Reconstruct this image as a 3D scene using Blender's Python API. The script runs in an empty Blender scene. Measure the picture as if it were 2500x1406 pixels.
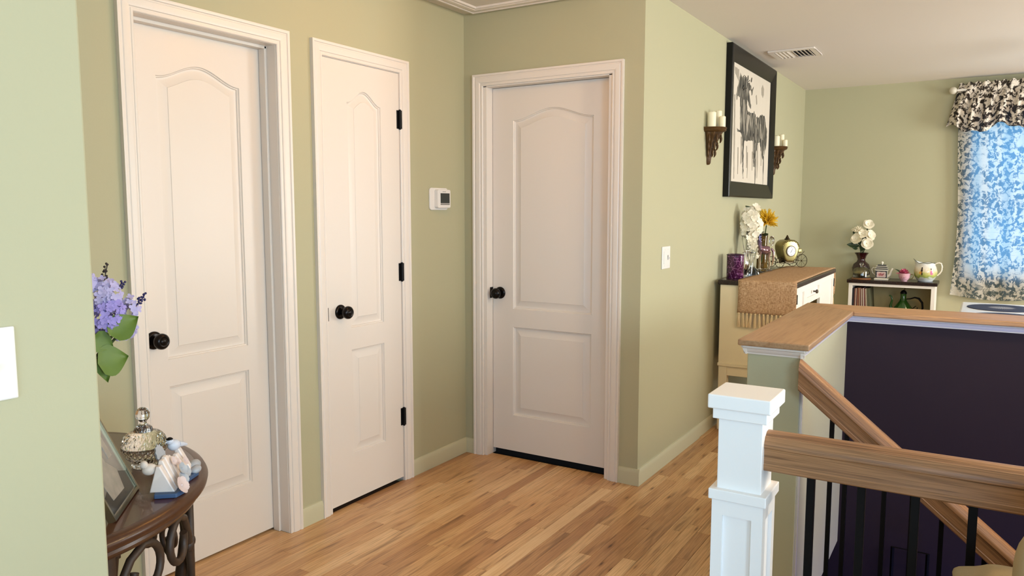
import bpy, bmesh, math, random
from mathutils import Vector, Matrix
random.seed(7)
R = math.radians
PI = math.pi
scene = bpy.context.scene
COL = scene.collection

# ------------------------------------------------------------------ camera
CAM = Vector((2.4686, -3.5105, 1.3817)); YAW, PITCH, ROLL, FPX = R(31.601), R(5.8792), R(0.0286), 1872.2
cam_d = bpy.data.cameras.new('camera'); cam = bpy.data.objects.new('camera', cam_d); COL.objects.link(cam)
cam_d.sensor_width = 36.0; cam_d.lens = FPX / 2500 * 36.0; cam_d.clip_start = 0.02
FW = Vector((-math.sin(YAW)*math.cos(PITCH), math.cos(YAW)*math.cos(PITCH), -math.sin(PITCH)))
RT = Vector((math.cos(YAW), math.sin(YAW), 0)); UP = RT.cross(FW)
RT2 = RT*math.cos(ROLL) + UP*math.sin(ROLL); UP2 = UP*math.cos(ROLL) - RT*math.sin(ROLL)
m3 = Matrix((RT2, UP2, -FW)).transposed()
cam.matrix_world = Matrix.Translation(CAM) @ m3.to_4x4()
scene.camera = cam
scene.view_settings.view_transform = 'Standard'; scene.view_settings.look = 'None'
scene.cycles.diffuse_bounces = 8
scene.view_settings.exposure = 0.3; scene.view_settings.gamma = 1.0; scene.view_settings.use_curve_mapping = False

# ------------------------------------------------------------------ world and daylight
w = bpy.data.worlds.new('sky'); scene.world = w; w.use_nodes = True
bg = w.node_tree.nodes['Background']; bg.inputs[0].default_value = (0.55, 0.72, 1.0, 1); bg.inputs[1].default_value = 0.6

def area(name, loc, target, sx, sy, power, color):
    d = bpy.data.lights.new(name, 'AREA'); d.shape = 'RECTANGLE'; d.size = sx; d.size_y = sy; d.energy = power; d.color = color
    o = bpy.data.objects.new(name, d); COL.objects.link(o); o.location = loc
    o.rotation_euler = (Vector(target) - Vector(loc)).to_track_quat('-Z', 'Z').to_euler()
    return o
# daylight entering the side window of the living room, the rear picture window and the dining window
area('daylight_side_window', (5.45, -1.45, 1.62), (0, -1.25, 1.5), 1.4, 1.15, 66, (1.0, 0.95, 0.84))
area('daylight_rear_window', (3.5, -6.25, 1.25), (2.6, 0, 0.6), 2.6, 1.9, 66, (0.50, 0.74, 1.0))
area('daylight_living_window', (5.45, -4.1, 1.45), (1.0, -1.2, 0.9), 1.7, 1.35, 108, (0.56, 0.80, 1.0))
area('daylight_patio_door', (5.45, 2.3, 1.35), (1, 2.0, 1.2), 1.3, 1.7, 125, (0.95, 0.97, 0.95))
area('daylight_dining_window', (2.92, 4.25, 1.5), (2.92, 0, 1.45), 1.4, 1.5, 12, (0.16, 0.62, 1.0))

area('fill_stairwell_blue', (3.4, -0.40, -1.9), (2.3, 0.045, -0.9), 0.7, 1.0, 34, (0.10, 0.14, 1.0))  # added blue fill inside the stairwell to tint the lower wall; no door here

# ------------------------------------------------------------------ helpers
class MB:
    def __init__(s): s.v = []; s.f = []
    def add(s, vs, fs):
        n = len(s.v); s.v += [tuple(p) for p in vs]; s.f += [tuple(i + n for i in f) for f in fs]; return s
    def box(s, x0, y0, z0, x1, y1, z1):
        return s.add([(x0,y0,z0),(x1,y0,z0),(x1,y1,z0),(x0,y1,z0),(x0,y0,z1),(x1,y0,z1),(x1,y1,z1),(x0,y1,z1)],
                     [(0,3,2,1),(4,5,6,7),(0,1,5,4),(1,2,6,5),(2,3,7,6),(3,0,4,7)])
    def cbox(s, c, sz): return s.box(c[0]-sz[0]/2, c[1]-sz[1]/2, c[2]-sz[2]/2, c[0]+sz[0]/2, c[1]+sz[1]/2, c[2]+sz[2]/2)
    def lathe(s, prof, seg=24, c=(0,0,0), axis='z', rf=None, sx=1.0, sy=1.0):
        vs = []; fs = []; n = len(prof)
        for k in range(seg):
            a = 2*PI*k/seg
            for (r, z) in prof:
                rr = r*(rf(a, z) if rf else 1)
                p = (rr*math.cos(a)*sx, rr*math.sin(a)*sy, z)
                if axis == 'x': p = (p[2], p[0], p[1])
                elif axis == 'y': p = (p[0], -p[2], p[1])
                elif axis == '-y': p = (p[0], p[2], p[1])
                vs.append((c[0]+p[0], c[1]+p[1], c[2]+p[2]))
        for k in range(seg):
            k2 = (k+1) % seg
            for i in range(n-1): fs.append((k*n+i, k2*n+i, k2*n+i+1, k*n+i+1))
        if prof[0][0] > 1e-5: fs.append(tuple(k*n for k in reversed(range(seg))))
        if prof[-1][0] > 1e-5: fs.append(tuple(k*n+n-1 for k in range(seg)))
        return s.add(vs, fs)
    def tube(s, pts, r, seg=8, flat=1.0, closed=False):
        pts = [Vector(p) for p in pts]; n = len(pts)
        rs = r if isinstance(r, (list, tuple)) else [r]*n
        vs = []; fs = []; ref = None
        for i in range(n):
            if closed: t = (pts[(i+1) % n] - pts[i-1]).normalized()
            else: t = (pts[min(i+1, n-1)] - pts[max(i-1, 0)]).normalized()
            if ref is None:
                ref = Vector((0,0,1)) if abs(t.z) < 0.9 else Vector((1,0,0))
            a = t.cross(ref)
            if a.length < 1e-4: a = t.orthogonal()
            a.normalize(); b = a.cross(t).normalized(); ref = b
            for k in range(seg):
                q = 2*PI*k/seg
                vs.append(pts[i] + a*math.cos(q)*rs[i]*flat + b*math.sin(q)*rs[i])
        m = n if closed else n-1
        for i in range(m):
            i2 = (i+1) % n
            for k in range(seg):
                k2 = (k+1) % seg
                fs.append((i*seg+k, i*seg+k2, i2*seg+k2, i2*seg+k))
        if not closed:
            fs.append(tuple(reversed(range(seg)))); fs.append(tuple((n-1)*seg+k for k in range(seg)))
        return s.add(vs, fs)
    def prism(s, poly, o, U, V, W, d):
        o, U, V, W = Vector(o), Vector(U), Vector(V), Vector(W); n = len(poly)
        a = [o + U*p[0] + V*p[1] for p in poly]; b = [q + W*d for q in a]
        return s.add(a + b, [tuple(reversed(range(n))), tuple(range(n, 2*n))] + [(i, (i+1) % n, n+(i+1) % n, n+i) for i in range(n)])
    def grid(s, fn, nu, nv, closeu=False):
        vs = [fn(i/(nu if closeu else nu-1), j/(nv-1)) for i in range(nu) for j in range(nv)]
        fs = []
        for i in range(nu if closeu else nu-1):
            i2 = (i+1) % nu
            for j in range(nv-1): fs.append((i*nv+j, i2*nv+j, i2*nv+j+1, i*nv+j+1))
        return s.add(vs, fs)
    def ball(s, c, r, seg=12, rings=8):
        rx, ry, rz = (r, r, r) if not isinstance(r, (tuple, list)) else r
        prof = [(math.sin(PI*i/rings), -math.cos(PI*i/rings)) for i in range(rings+1)]
        n0 = len(s.v)
        s.lathe(prof, seg)
        for i in range(n0, len(s.v)):
            p = s.v[i]; s.v[i] = (c[0]+p[0]*rx, c[1]+p[1]*ry, c[2]+p[2]*rz)
        return s
    def xf(s, M, i0=0):
        for i in range(i0, len(s.v)): s.v[i] = tuple(M @ Vector(s.v[i]))
        return s
    def mesh(s, name, mat, smooth=None, bevel=0, bseg=2, weld=True):
        me = bpy.data.meshes.new(name); bm = bmesh.new()
        vs = [bm.verts.new(p) for p in s.v]
        for f in s.f:
            ff = []
            for i in f:
                if vs[i] not in ff: ff.append(vs[i])
            if len(ff) > 2:
                try: bm.faces.new(ff)
                except ValueError: pass
        if weld: bmesh.ops.remove_doubles(bm, verts=bm.verts, dist=1e-6)
        bmesh.ops.recalc_face_normals(bm, faces=bm.faces)
        if bevel:
            ed = [e for e in bm.edges if len(e.link_faces) == 2 and e.calc_face_angle(0) > R(30)]
            bmesh.ops.bevel(bm, geom=ed, offset=bevel, segments=bseg, affect='EDGES', profile=0.5, clamp_overlap=True)
        bm.to_mesh(me); bm.free()
        if smooth:
            me.polygons.foreach_set('use_smooth', [True]*len(me.polygons)); me.set_sharp_from_angle(angle=R(smooth))
        me.materials.append(mat)
        return me
    def build(s, name, mat, parent=None, smooth=None, bevel=0, bseg=2, loc=None, rot=None, label=None):
        o = bpy.data.objects.new(name, s.mesh(name, mat, smooth, bevel, bseg)); COL.objects.link(o)
        if parent: o.parent = parent
        if loc: o.location = loc
        if rot: o.rotation_euler = rot
        if label: o['label'] = label
        return o

def thing(name, label, cat, loc=(0,0,0), rz=0, group=None):
    o = bpy.data.objects.new(name, None); COL.objects.link(o); o.empty_display_size = 0.05
    o.location = loc; o.rotation_euler = (0, 0, rz); o['label'] = label; o['category'] = cat
    if group: o['group'] = group
    return o
def tag(o, label, cat, group=None):
    o['label'] = label; o['category'] = cat
    if group: o['group'] = group
    return o
def struct(o, label, cat='wall'):
    o['kind'] = 'structure'; o['label'] = label; o['category'] = cat; return o
def sroot(name, label, cat, loc=(0,0,0)):
    o = bpy.data.objects.new(name, None); COL.objects.link(o); o.empty_display_size = 0.05; o.location = loc
    return struct(o, label, cat)

# ------------------------------------------------------------------ materials
def srgb(*c): return tuple(((x/255)/12.92 if x/255 <= 0.04045 else ((x/255+0.055)/1.055)**2.4) for x in c) + (1,)
def mat(name, color, rough=0.5, metal=0.0, var=0.0, vscale=8, bump=0.0, bscale=60, spec=0.5, trans=0.0, ior=1.45, coat=0.0, sss=0.0, alpha=1.0, stretch=None):
    m = bpy.data.materials.new(name); m.use_nodes = True; nt = m.node_tree; N = nt.nodes; L = nt.links
    b = N['Principled BSDF']; b.inputs['Base Color'].default_value = color; b.inputs['Roughness'].default_value = rough
    b.inputs['Metallic'].default_value = metal; b.inputs['Specular IOR Level'].default_value = spec
    b.inputs['Transmission Weight'].default_value = trans; b.inputs['IOR'].default_value = ior; b.inputs['Coat Weight'].default_value = coat
    if var or bump:
        tc = N.new('ShaderNodeTexCoord'); mp = N.new('ShaderNodeMapping'); L.new(tc.outputs['Object'], mp.inputs[0])
        if stretch: mp.inputs['Scale'].default_value = stretch
    if var:
        n = N.new('ShaderNodeTexNoise'); n.inputs['Scale'].default_value = vscale; n.inputs['Detail'].default_value = 4
        L.new(mp.outputs[0], n.inputs['Vector'])
        mx = N.new('ShaderNodeMix'); mx.data_type = 'RGBA'
        d = [max(0, c*(1-var)) for c in color[:3]] + [1]; u = [min(1, c*(1+var)) for c in color[:3]] + [1]
        mx.inputs[6].default_value = d; mx.inputs[7].default_value = u
        L.new(n.outputs['Fac'], mx.inputs[0]); L.new(mx.outputs[2], b.inputs['Base Color'])
    if bump:
        n2 = N.new('ShaderNodeTexNoise'); n2.inputs['Scale'].default_value = bscale; n2.inputs['Detail'].default_value = 3
        L.new(mp.outputs[0], n2.inputs['Vector'])
        bp = N.new('ShaderNodeBump'); bp.inputs['Strength'].default_value = bump; bp.inputs['Distance'].default_value = 0.002
        L.new(n2.outputs['Fac'], bp.inputs['Height']); L.new(bp.outputs[0], b.inputs['Normal'])
    return m

def ramp(N, stops):
    r = N.new('ShaderNodeValToRGB'); e = r.color_ramp.elements
    e[0].position, e[0].color = stops[0]; e[1].position, e[1].color = stops[-1]
    for p, c in stops[1:-1]:
        q = e.new(p); q.color = c
    return r

def wood_mat(name, stops, axis, rough=0.35, rand='object', knots=False, gscale=1.0, dark=0.55, coat=0.0, fine=0.80, ac=1.0):
    """wood with the grain along axis (0,1,2); each piece gets its own tone"""
    m = bpy.data.materials.new(name); m.use_nodes = True; nt = m.node_tree; N = nt.nodes; L = nt.links
    b = N['Principled BSDF']; b.inputs['Roughness'].default_value = rough; b.inputs['Coat Weight'].default_value = coat
    if rand == 'island': src = N.new('ShaderNodeNewGeometry').outputs['Random Per Island']
    else: src = N.new('ShaderNodeObjectInfo').outputs['Random']
    if rand == 'local': pos = N.new('ShaderNodeTexCoord').outputs['Object']
    elif rand == 'slope':
        mpr = N.new('ShaderNodeMapping'); mpr.inputs['Rotation'].default_value = (0, -math.atan(0.82), 0)
        L.new(N.new('ShaderNodeTexCoord').outputs['Object'], mpr.inputs[0]); pos = mpr.outputs[0]
    else: pos = N.new('ShaderNodeNewGeometry').outputs['Position']
    ml = N.new('ShaderNodeMath'); ml.operation = 'MULTIPLY'; ml.inputs[1].default_value = 137.0; L.new(src, ml.inputs[0])
    cb = N.new('ShaderNodeCombineXYZ'); L.new(ml.outputs[0], cb.inputs[0]); L.new(ml.outputs[0], cb.inputs[1]); L.new(ml.outputs[0], cb.inputs[2])
    ad = N.new('ShaderNodeVectorMath'); ad.operation = 'ADD'; L.new(pos, ad.inputs[0]); L.new(cb.outputs[0], ad.inputs[1])
    def noise(sc, along, across, detail=5, dist=0.0):
        mp = N.new('ShaderNodeMapping'); s = [across*ac]*3; s[axis] = along; mp.inputs['Scale'].default_value = s
        L.new(ad.outputs[0], mp.inputs[0]); n = N.new('ShaderNodeTexNoise'); n.inputs['Scale'].default_value = sc
        n.inputs['Detail'].default_value = detail; n.inputs['Distortion'].default_value = dist; L.new(mp.outputs[0], n.inputs['Vector']); return n.outputs['Fac']
    g1 = noise(1.0*gscale, 3, 40, 6, 0.6); g2 = noise(1.0*gscale, 8, 180, 4, 0.2); g3 = noise(1.0*gscale, 2.2, 9, 3, 1.0)
    base = ramp(N, stops); mx0 = N.new('ShaderNodeMath'); mx0.operation = 'MULTIPLY_ADD'; L.new(g3, mx0.inputs[0]); mx0.inputs[1].default_value = 0.45
    L.new(src, mx0.inputs[2])
    sb = N.new('ShaderNodeMath'); sb.operation = 'SUBTRACT'; L.new(mx0.outputs[0], sb.inputs[0]); sb.inputs[1].default_value = 0.22
    L.new(sb.outputs[0], base.inputs[0])
    r1 = ramp(N, [(0.30, (dark, dark*0.90, dark*0.80, 1)), (0.46, (1, 1, 1, 1)), (1.0, (1, 1, 1, 1))]); L.new(g1, r1.inputs[0])
    r2 = ramp(N, [(0.34, (fine, fine*0.96, fine*0.90, 1)), (0.56, (1, 1, 1, 1))]); L.new(g2, r2.inputs[0])
    def mul(a, c):
        x = N.new('ShaderNodeMix'); x.data_type = 'RGBA'; x.blend_type = 'MULTIPLY'; x.inputs[0].default_value = 1.0; L.new(a, x.inputs[6]); L.new(c, x.inputs[7]); return x.outputs[2]
    c = mul(mul(base.outputs[0], r1.outputs[0]), r2.outputs[0])
    if knots:
        mp = N.new('ShaderNodeMapping'); s = [14]*3; s[axis] = 3.2; mp.inputs['Scale'].default_value = s; L.new(ad.outputs[0], mp.inputs[0])
        v = N.new('ShaderNodeTexVoronoi'); v.inputs['Scale'].default_value = 1.0; L.new(mp.outputs[0], v.inputs['Vector'])
        r3 = ramp(N, [(0.03, (0.22, 0.14, 0.09, 1)), (0.10, (0.85, 0.78, 0.7, 1)), (0.22, (1, 1, 1, 1))]); L.new(v.outputs['Distance'], r3.inputs[0])
        c = mul(c, r3.outputs[0])
        w_ = N.new('ShaderNodeTexWave'); w_.inputs['Scale'].default_value = 1.0; w_.inputs['Distortion'].default_value = 9.0; w_.inputs['Detail'].default_value = 2
        mp2 = N.new('ShaderNodeMapping'); s = [26]*3; s[axis] = 2.4; mp2.inputs['Scale'].default_value = s; L.new(ad.outputs[0], mp2.inputs[0]); L.new(mp2.outputs[0], w_.inputs['Vector'])
        r4 = ramp(N, [(0.0, (0.84, 0.80, 0.75, 1)), (0.35, (1, 1, 1, 1))]); L.new(w_.outputs['Fac'], r4.inputs[0]); c = mul(c, r4.outputs[0])
    L.new(c, b.inputs['Base Color'])
    bp = N.new('ShaderNodeBump'); bp.inputs['Strength'].default_value = 0.12; bp.inputs['Distance'].default_value = 0.001; L.new(g2, bp.inputs['Height']); L.new(bp.outputs[0], b.inputs['Normal'])
    return m

def toile_mat(name, trans=0.58, gate=(0.32, 0.44)):
    """printed cotton: dark trees, ground lines and figures on cream, partly lets daylight through"""
    m = bpy.data.materials.new(name); m.use_nodes = True; nt = m.node_tree; N = nt.nodes; L = nt.links
    N.remove(N['Principled BSDF']); out = N['Material Output']
    uv = N.new('ShaderNodeUVMap'); uv.uv_map = 'cloth'
    def noise(scale, detail, rough, dist, st=(1, 1, 1)):
        mp = N.new('ShaderNodeMapping'); mp.inputs['Scale'].default_value = st; L.new(uv.outputs[0], mp.inputs[0])
        n = N.new('ShaderNodeTexNoise'); n.inputs['Scale'].default_value = scale; n.inputs['Detail'].default_value = detail
        n.inputs['Roughness'].default_value = rough; n.inputs['Distortion'].default_value = dist; L.new(mp.outputs[0], n.inputs['Vector']); return n.outputs['Fac']
    big = noise(8.0, 1, 0.5, 0.3, (1, 0.85, 1)); leaf = noise(28, 8, 0.66, 0.5); line = noise(24, 6, 0.7, 0.6, (0.40, 2.4, 1))
    def sstep(x, a, b_):
        r = N.new('ShaderNodeMapRange'); r.interpolation_type = 'SMOOTHSTEP'; r.inputs[1].default_value = a; r.inputs[2].default_value = b_; L.new(x, r.inputs[0]); return r.outputs[0]
    def mth(op, a, b_):
        x = N.new('ShaderNodeMath'); x.operation = op
        for i, q in enumerate((a, b_)):
            if isinstance(q, (int, float)): x.inputs[i].default_value = q
            else: L.new(q, x.inputs[i])
        return x.outputs[0]
    trees = mth('MULTIPLY', sstep(big, *gate), sstep(leaf, 0.48, 0.53))
    ground = mth('MULTIPLY', sstep(line, 0.54, 0.62), mth('ADD', mth('MULTIPLY', sstep(leaf, 0.45, 0.55), 0.6), 0.25))
    ink = mth('MINIMUM', mth('ADD', trees, ground), 1.0)
    mx = N.new('ShaderNodeMix'); mx.data_type = 'RGBA'; mx.inputs[6].default_value = srgb(222, 212, 198); mx.inputs[7].default_value = srgb(52, 44, 38); L.new(ink, mx.inputs[0])
    d = N.new('ShaderNodeBsdfDiffuse'); t = N.new('ShaderNodeBsdfTranslucent'); L.new(mx.outputs[2], d.inputs[0])
    mt = N.new('ShaderNodeMix'); mt.data_type = 'RGBA'; mt.inputs[6].default_value = (0.80, 0.85, 0.88, 1); mt.inputs[7].default_value = (0.42, 0.58, 0.74, 1); L.new(ink, mt.inputs[0]); L.new(mt.outputs[2], t.inputs[0])
    ms = N.new('ShaderNodeMixShader'); ms.inputs[0].default_value = trans; L.new(d.outputs[0], ms.inputs[1]); L.new(t.outputs[0], ms.inputs[2]); L.new(ms.outputs[0], out.inputs[0])
    return m

SAGE = srgb(175, 172, 142)
M_wall = mat('sage_wall_paint', SAGE, 0.62, bump=0.10, bscale=170, spec=0.3)
M_base = mat('sage_trim_paint', srgb(192, 189, 160), 0.4, spec=0.4)
M_white = mat('white_trim_paint', srgb(221, 213, 204), 0.35, bump=0.02, bscale=40)
M_door = mat('white_door_paint', srgb(218, 210, 201), 0.38, bump=0.03, bscale=60)
M_ceil = mat('ceiling_paint', srgb(222, 216, 208), 0.85, bump=0.12, bscale=120, spec=0.2)
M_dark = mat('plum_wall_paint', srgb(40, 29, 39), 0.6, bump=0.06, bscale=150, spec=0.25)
M_black = mat('black_metal', (0.004, 0.004, 0.0045, 1), 0.4, spec=0.15)
M_bronze = mat('oiled_bronze', (0.012, 0.009, 0.008, 1), 0.25, metal=0.7)
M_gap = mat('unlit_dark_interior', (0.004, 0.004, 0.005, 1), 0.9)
OAK = [(0.0, srgb(182, 136, 92)), (0.3, srgb(202, 158, 110)), (0.75, srgb(214, 173, 124)), (1.0, srgb(228, 192, 146))]
M_plank = wood_mat('oak_strip_floor', OAK, 1, 0.36, 'object', knots=True, coat=0.1)
M_plank_r = wood_mat('oak_strip_floor_far', OAK, 1, 0.36, 'island', knots=True, coat=0.1)
RAILS = [(0.0, srgb(150, 106, 70)), (0.5, srgb(172, 128, 88)), (1.0, srgb(194, 152, 112))]
M_railx = wood_mat('oak_rail', RAILS, 0, 0.4, 'local', gscale=1.0, dark=0.42, fine=0.55, ac=3.0)
M_rails = wood_mat('oak_stair_rail', RAILS, 0, 0.4, 'slope', gscale=1.0, dark=0.42, fine=0.55, ac=3.0)
M_capy = wood_mat('oak_cap_board', [(0.0, srgb(158, 124, 90)), (1.0, srgb(184, 150, 114))], 1, 0.38, 'local', gscale=0.7, dark=0.8)
M_pale_plank = wood_mat('pale_oak_strip', [(0.0, srgb(222, 186, 138)), (1.0, srgb(230, 196, 150))], 1, 0.36, 'object', dark=0.85, coat=0.1, fine=0.9)
M_sub = mat('subfloor', srgb(70, 48, 30), 0.9)
M_glass = mat('clear_glass', (1, 1, 1, 1), 0.02, trans=1.0, ior=1.45)
M_cream = mat('cream_cabinet_paint', srgb(226, 210, 172), 0.5, var=0.04, vscale=5)
M_cabw = mat('white_cabinet_paint', srgb(236, 232, 224), 0.4)
M_espresso = mat('espresso_wood', srgb(38, 24, 20), 0.25, var=0.25, vscale=6, stretch=(20, 2, 20))

# ------------------------------------------------------------------ room shell
H = 2.43; WB = 1.048; L = 3.76; NX = 1.15; NY = -2.76
XR = 5.25; YR = -6.0; SXI = 1.983; DW = 0.045

fl = MB()
fl.box(-0.15, YR, -0.06, SXI-0.02, L, -0.0125); fl.box(SXI, YR, -0.06, XR, -1.86, -0.0125); fl.box(SXI, DW+0.165, -0.06, XR, L, -0.0125)
floor = struct(fl.build('floor', M_sub), 'honey oak strip floor running down the hallway', 'floor')

# wall with door openings (plane x = 0)
D1 = (-1.925, -1.315); D2 = (-1.0665, -0.554)      # openings along y
DH = 2.038
wl = MB(); T = 0.12
for (a, b_) in ((NY-0.12, D1[0]), (D1[1], D2[0]), (D2[1], 0.12)): wl.box(-T, a, -0.06, 0, b_, H)
for (a, b_) in (D1, D2): wl.box(-T, a, DH+0.004, 0, b_, H)
struct(wl.build('wall_left', M_wall), 'sage green wall with the two narrow doors')
wb = MB(); X1, X2 = 0.127, 0.885
wb.box(0, 0, -0.06, X1, T, H); wb.box(X2, 0, -0.06, WB, T, H); wb.box(X1, 0, DH+0.004, X2, T, H)
struct(wb.build('wall_center', M_wall), 'shaded sage green wall around the wide door at hallway end')
struct(MB().box(WB-0.12, T, -0.06, WB, L+0.12, H).build('wall_passage', M_wall), 'sage green wall carrying the horse picture and candle brackets')
wf = MB(); WX0, WX1, WZ0, WZ1 = 2.34, 3.50, 0.86, 2.12
wf.box(WB-0.12, L, -0.06, WX0, L+0.14, H); wf.box(WX1, L, -0.06, XR, L+0.14, H); wf.box(WX0, L, -0.06, WX1, L+0.14, WZ0); wf.box(WX0, L, WZ1, WX1, L+0.14, H)
struct(wf.build('wall_far', M_wall), 'sage green far wall with the curtained window')
wr = MB()
wr.box(XR, YR, -0.06, XR+0.14, -5.0, H); wr.box(XR, -3.2, -0.06, XR+0.14, -2.2, H); wr.box(XR, -5.0, -0.06, XR+0.14, -3.2, 0.75); wr.box(XR, -5.0, 2.2, XR+0.14, -3.2, H); wr.box(XR, -2.2, -0.06, XR+0.14, -0.7, 1.0); wr.box(XR, -2.2, 2.2, XR+0.14, -0.7, H)
wr.box(XR, -0.7, -0.06, XR+0.14, 1.6, H); wr.box(XR, 1.6, 2.2, XR+0.14, 3.0, H); wr.box(XR, 1.6, -0.06, XR+0.14, 3.0, 0.35); wr.box(XR, 3.0, -0.06, XR+0.14, L+0.14, H)
struct(wr.build('wall_right', M_wall), 'sage green side wall with living room windows, out of view')
wq = MB()
wq.box(NX-0.12, YR-0.14, -0.06, 2.1, YR, H); wq.box(4.9, YR-0.14, -0.06, XR+0.14, YR, H); wq.box(2.1, YR-0.14, -0.06, 4.9, YR, 0.25); wq.box(2.1, YR-0.14, 2.25, 4.9, YR, H)
struct(wq.build('wall_rear', M_wall), 'sage green wall behind the viewpoint with picture window')
wn = MB(); wn.box(NX-0.12, YR, -0.06, NX, NY, H); wn.box(0, NY-0.12, -0.06, NX-0.12, NY, H)
struct(wn.build('wall_near', M_wall, bevel=0.004), 'pale green foreground wall end with a white switch plate')
ce = MB(); ce.box(-0.15, YR-0.14, H, XR+0.14, L+0.14, H+0.1)
struct(ce.build('ceiling', M_ceil), 'off white ceiling over hallway and dining area', 'ceiling')
# closets behind the doors keep outdoor light away
bk = MB(); bk.box(-0.8, -3.0, -0.06, -0.78, 0.9, H); bk.box(-0.8, 0.88, -0.06, WB-0.12, 0.9, H); bk.box(-0.8, -3.02, -0.06, 0, -3.0, H); bk.box(-0.8, -3.02, -0.08, -0.12, 0.9, -0.014); bk.box(-0.12, 0.0, -0.06, WB-0.1, 0.9, -0.014)
struct(bk.build('wall_closet', M_gap), 'dark closet interiors behind the closed doors')

# half wall around the stairwell
PX0 = 1.811; PY0 = -0.93; PT = 0.918
hw = MB(); hw.box(PX0, PY0, -0.09, SXI, DW+0.165, PT)
half = struct(hw.build('wall_stair', M_wall, bevel=0.003), 'sage green half wall end beside the white newel post')
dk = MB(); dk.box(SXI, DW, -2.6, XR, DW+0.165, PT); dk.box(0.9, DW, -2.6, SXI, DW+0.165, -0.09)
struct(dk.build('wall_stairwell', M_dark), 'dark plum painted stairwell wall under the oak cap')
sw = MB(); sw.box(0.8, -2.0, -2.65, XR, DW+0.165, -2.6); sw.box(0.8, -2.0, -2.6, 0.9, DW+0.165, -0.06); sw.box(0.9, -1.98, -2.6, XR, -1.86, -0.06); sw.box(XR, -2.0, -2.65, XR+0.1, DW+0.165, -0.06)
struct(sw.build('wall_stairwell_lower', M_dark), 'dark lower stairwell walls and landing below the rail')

# ------------------------------------------------------------------ floor planks
def project(P):
    d = Vector(P) - CAM; z = d.dot(FW)
    if z < 0.05: return None
    return (1250 + FPX*d.dot(RT2)/z, 703 - FPX*d.dot(UP2)/z)
PW = 0.0572; GAP = 0.0009
planks = []; xk = -0.118; row = 0
while xk < SXI - 0.006:
    x1 = min(xk + PW, SXI-0.004); y = -2.75 - random.random()*0.6; y = max(y, -3.3)
    while y < 2.2:
        ln = random.choice((0.30, 0.42, 0.52, 0.6, 0.75, 0.9, 1.1, 1.3)) * random.uniform(0.9, 1.1)
        planks.append((xk, x1, y, min(y + ln, 2.2))); y += ln
    if xk <= 0.958 < x1:
        planks = [p for p in planks if p[0] != xk] + [(xk, x1, -3.3, -2.45), (xk, x1, -2.45, -0.125), (xk, x1, -0.125, 0.055)]
        PALE = (xk, -2.45)
    xk = x1; row += 1
def in_room(p):
    x0, x1, y0, y1 = p
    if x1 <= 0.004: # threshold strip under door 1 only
        return y0 > D1[0]-0.4 and y1 < 0
    if (x0+x1)/2 < WB and y0 > 0.04: return False
    return True
def shown(p):
    x0, x1, y0, y1 = p; n = 0
    for i in range(12):
        yy = y0 + (y1-y0)*(i+0.5)/12; q = project(((x0+x1)/2, yy, 0))
        if q and 262 < q[0] < 1745 and q[1] < 1412: n += 1
    if n == 0: return 0
    a = project((x0, y0, 0)); b_ = project((x1, y1, 0)); c = project((x0, y1, 0)); d = project((x1, y0, 0))
    if not (a and b_ and c and d): return 0
    return abs((b_[0]-a[0])*(c[1]-d[1]) - (b_[1]-a[1])*(c[0]-d[0]))/2*n/12
rest = MB(); cand = []
for p in planks:
    if not in_room(p): continue
    x0, x1, y0, y1 = p
    if x1 <= 0.004:
        y0, y1 = max(y0, D1[0]+0.004), min(y1, D1[1]-0.002)
        if y1 - y0 < 0.02: continue
    if (x0+x1)/2 < WB: y1 = min(y1, 0.055)
    if x0 < NX: y0 = max(y0, NY)
    if y1 - y0 < 0.02: continue
    s = shown((x0, x1, y0, y1)); cand.append((s, (x0, x1, y0, y1)))
cand.sort(key=lambda t: -t[0])
pm = MB().box(0, 0, -0.0125, PW-GAP, 1, 0)
PLM = {}
for i, (s, (x0, x1, y0, y1)) in enumerate(cand):
    if s > 40 and i < 298:
        ln = round(y1-y0-GAP, 4); wd = round(x1-x0-GAP, 4)
        key = (round(ln, 2), wd)
        if abs(x0-PALE[0]) < 1e-6 and abs(y0-PALE[1]) < 1e-6: key = key + ('pale',)
        if key not in PLM:
            PLM[key] = MB().box(0, 0, -0.0125, wd, key[0], 0).mesh('plank', M_pale_plank if len(key) > 2 else M_plank, bevel=0.0005, bseg=1)
        o = bpy.data.objects.new('plank', PLM[key]); COL.objects.link(o); o.parent = floor
        o.location = (x0, y0, random.uniform(-0.0004, 0)); o.scale = (1, ln/key[0], 1)
    else: rest.box(x0, y0, -0.0125, x1-GAP, y1-GAP, 0)
# boards out of view: living room and dining side
xk = SXI
while xk < XR:
    rest.box(xk, YR, -0.0125, min(xk+PW-GAP, XR), -1.87, 0); rest.box(xk, DW+0.165, -0.0125, min(xk+PW-GAP, XR), L, 0); xk += PW
xk = NX
while xk < SXI: rest.box(xk, YR, -0.0125, min(xk+PW-GAP, SXI), -3.32, 0); xk += PW
xk = WB
while xk < SXI: rest.box(xk, 2.2, -0.0125, min(xk+PW-GAP, SXI), L, 0); xk += PW
ro = rest.build('floor_boards', M_plank_r, floor); ro['kind'] = 'stuff'

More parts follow.
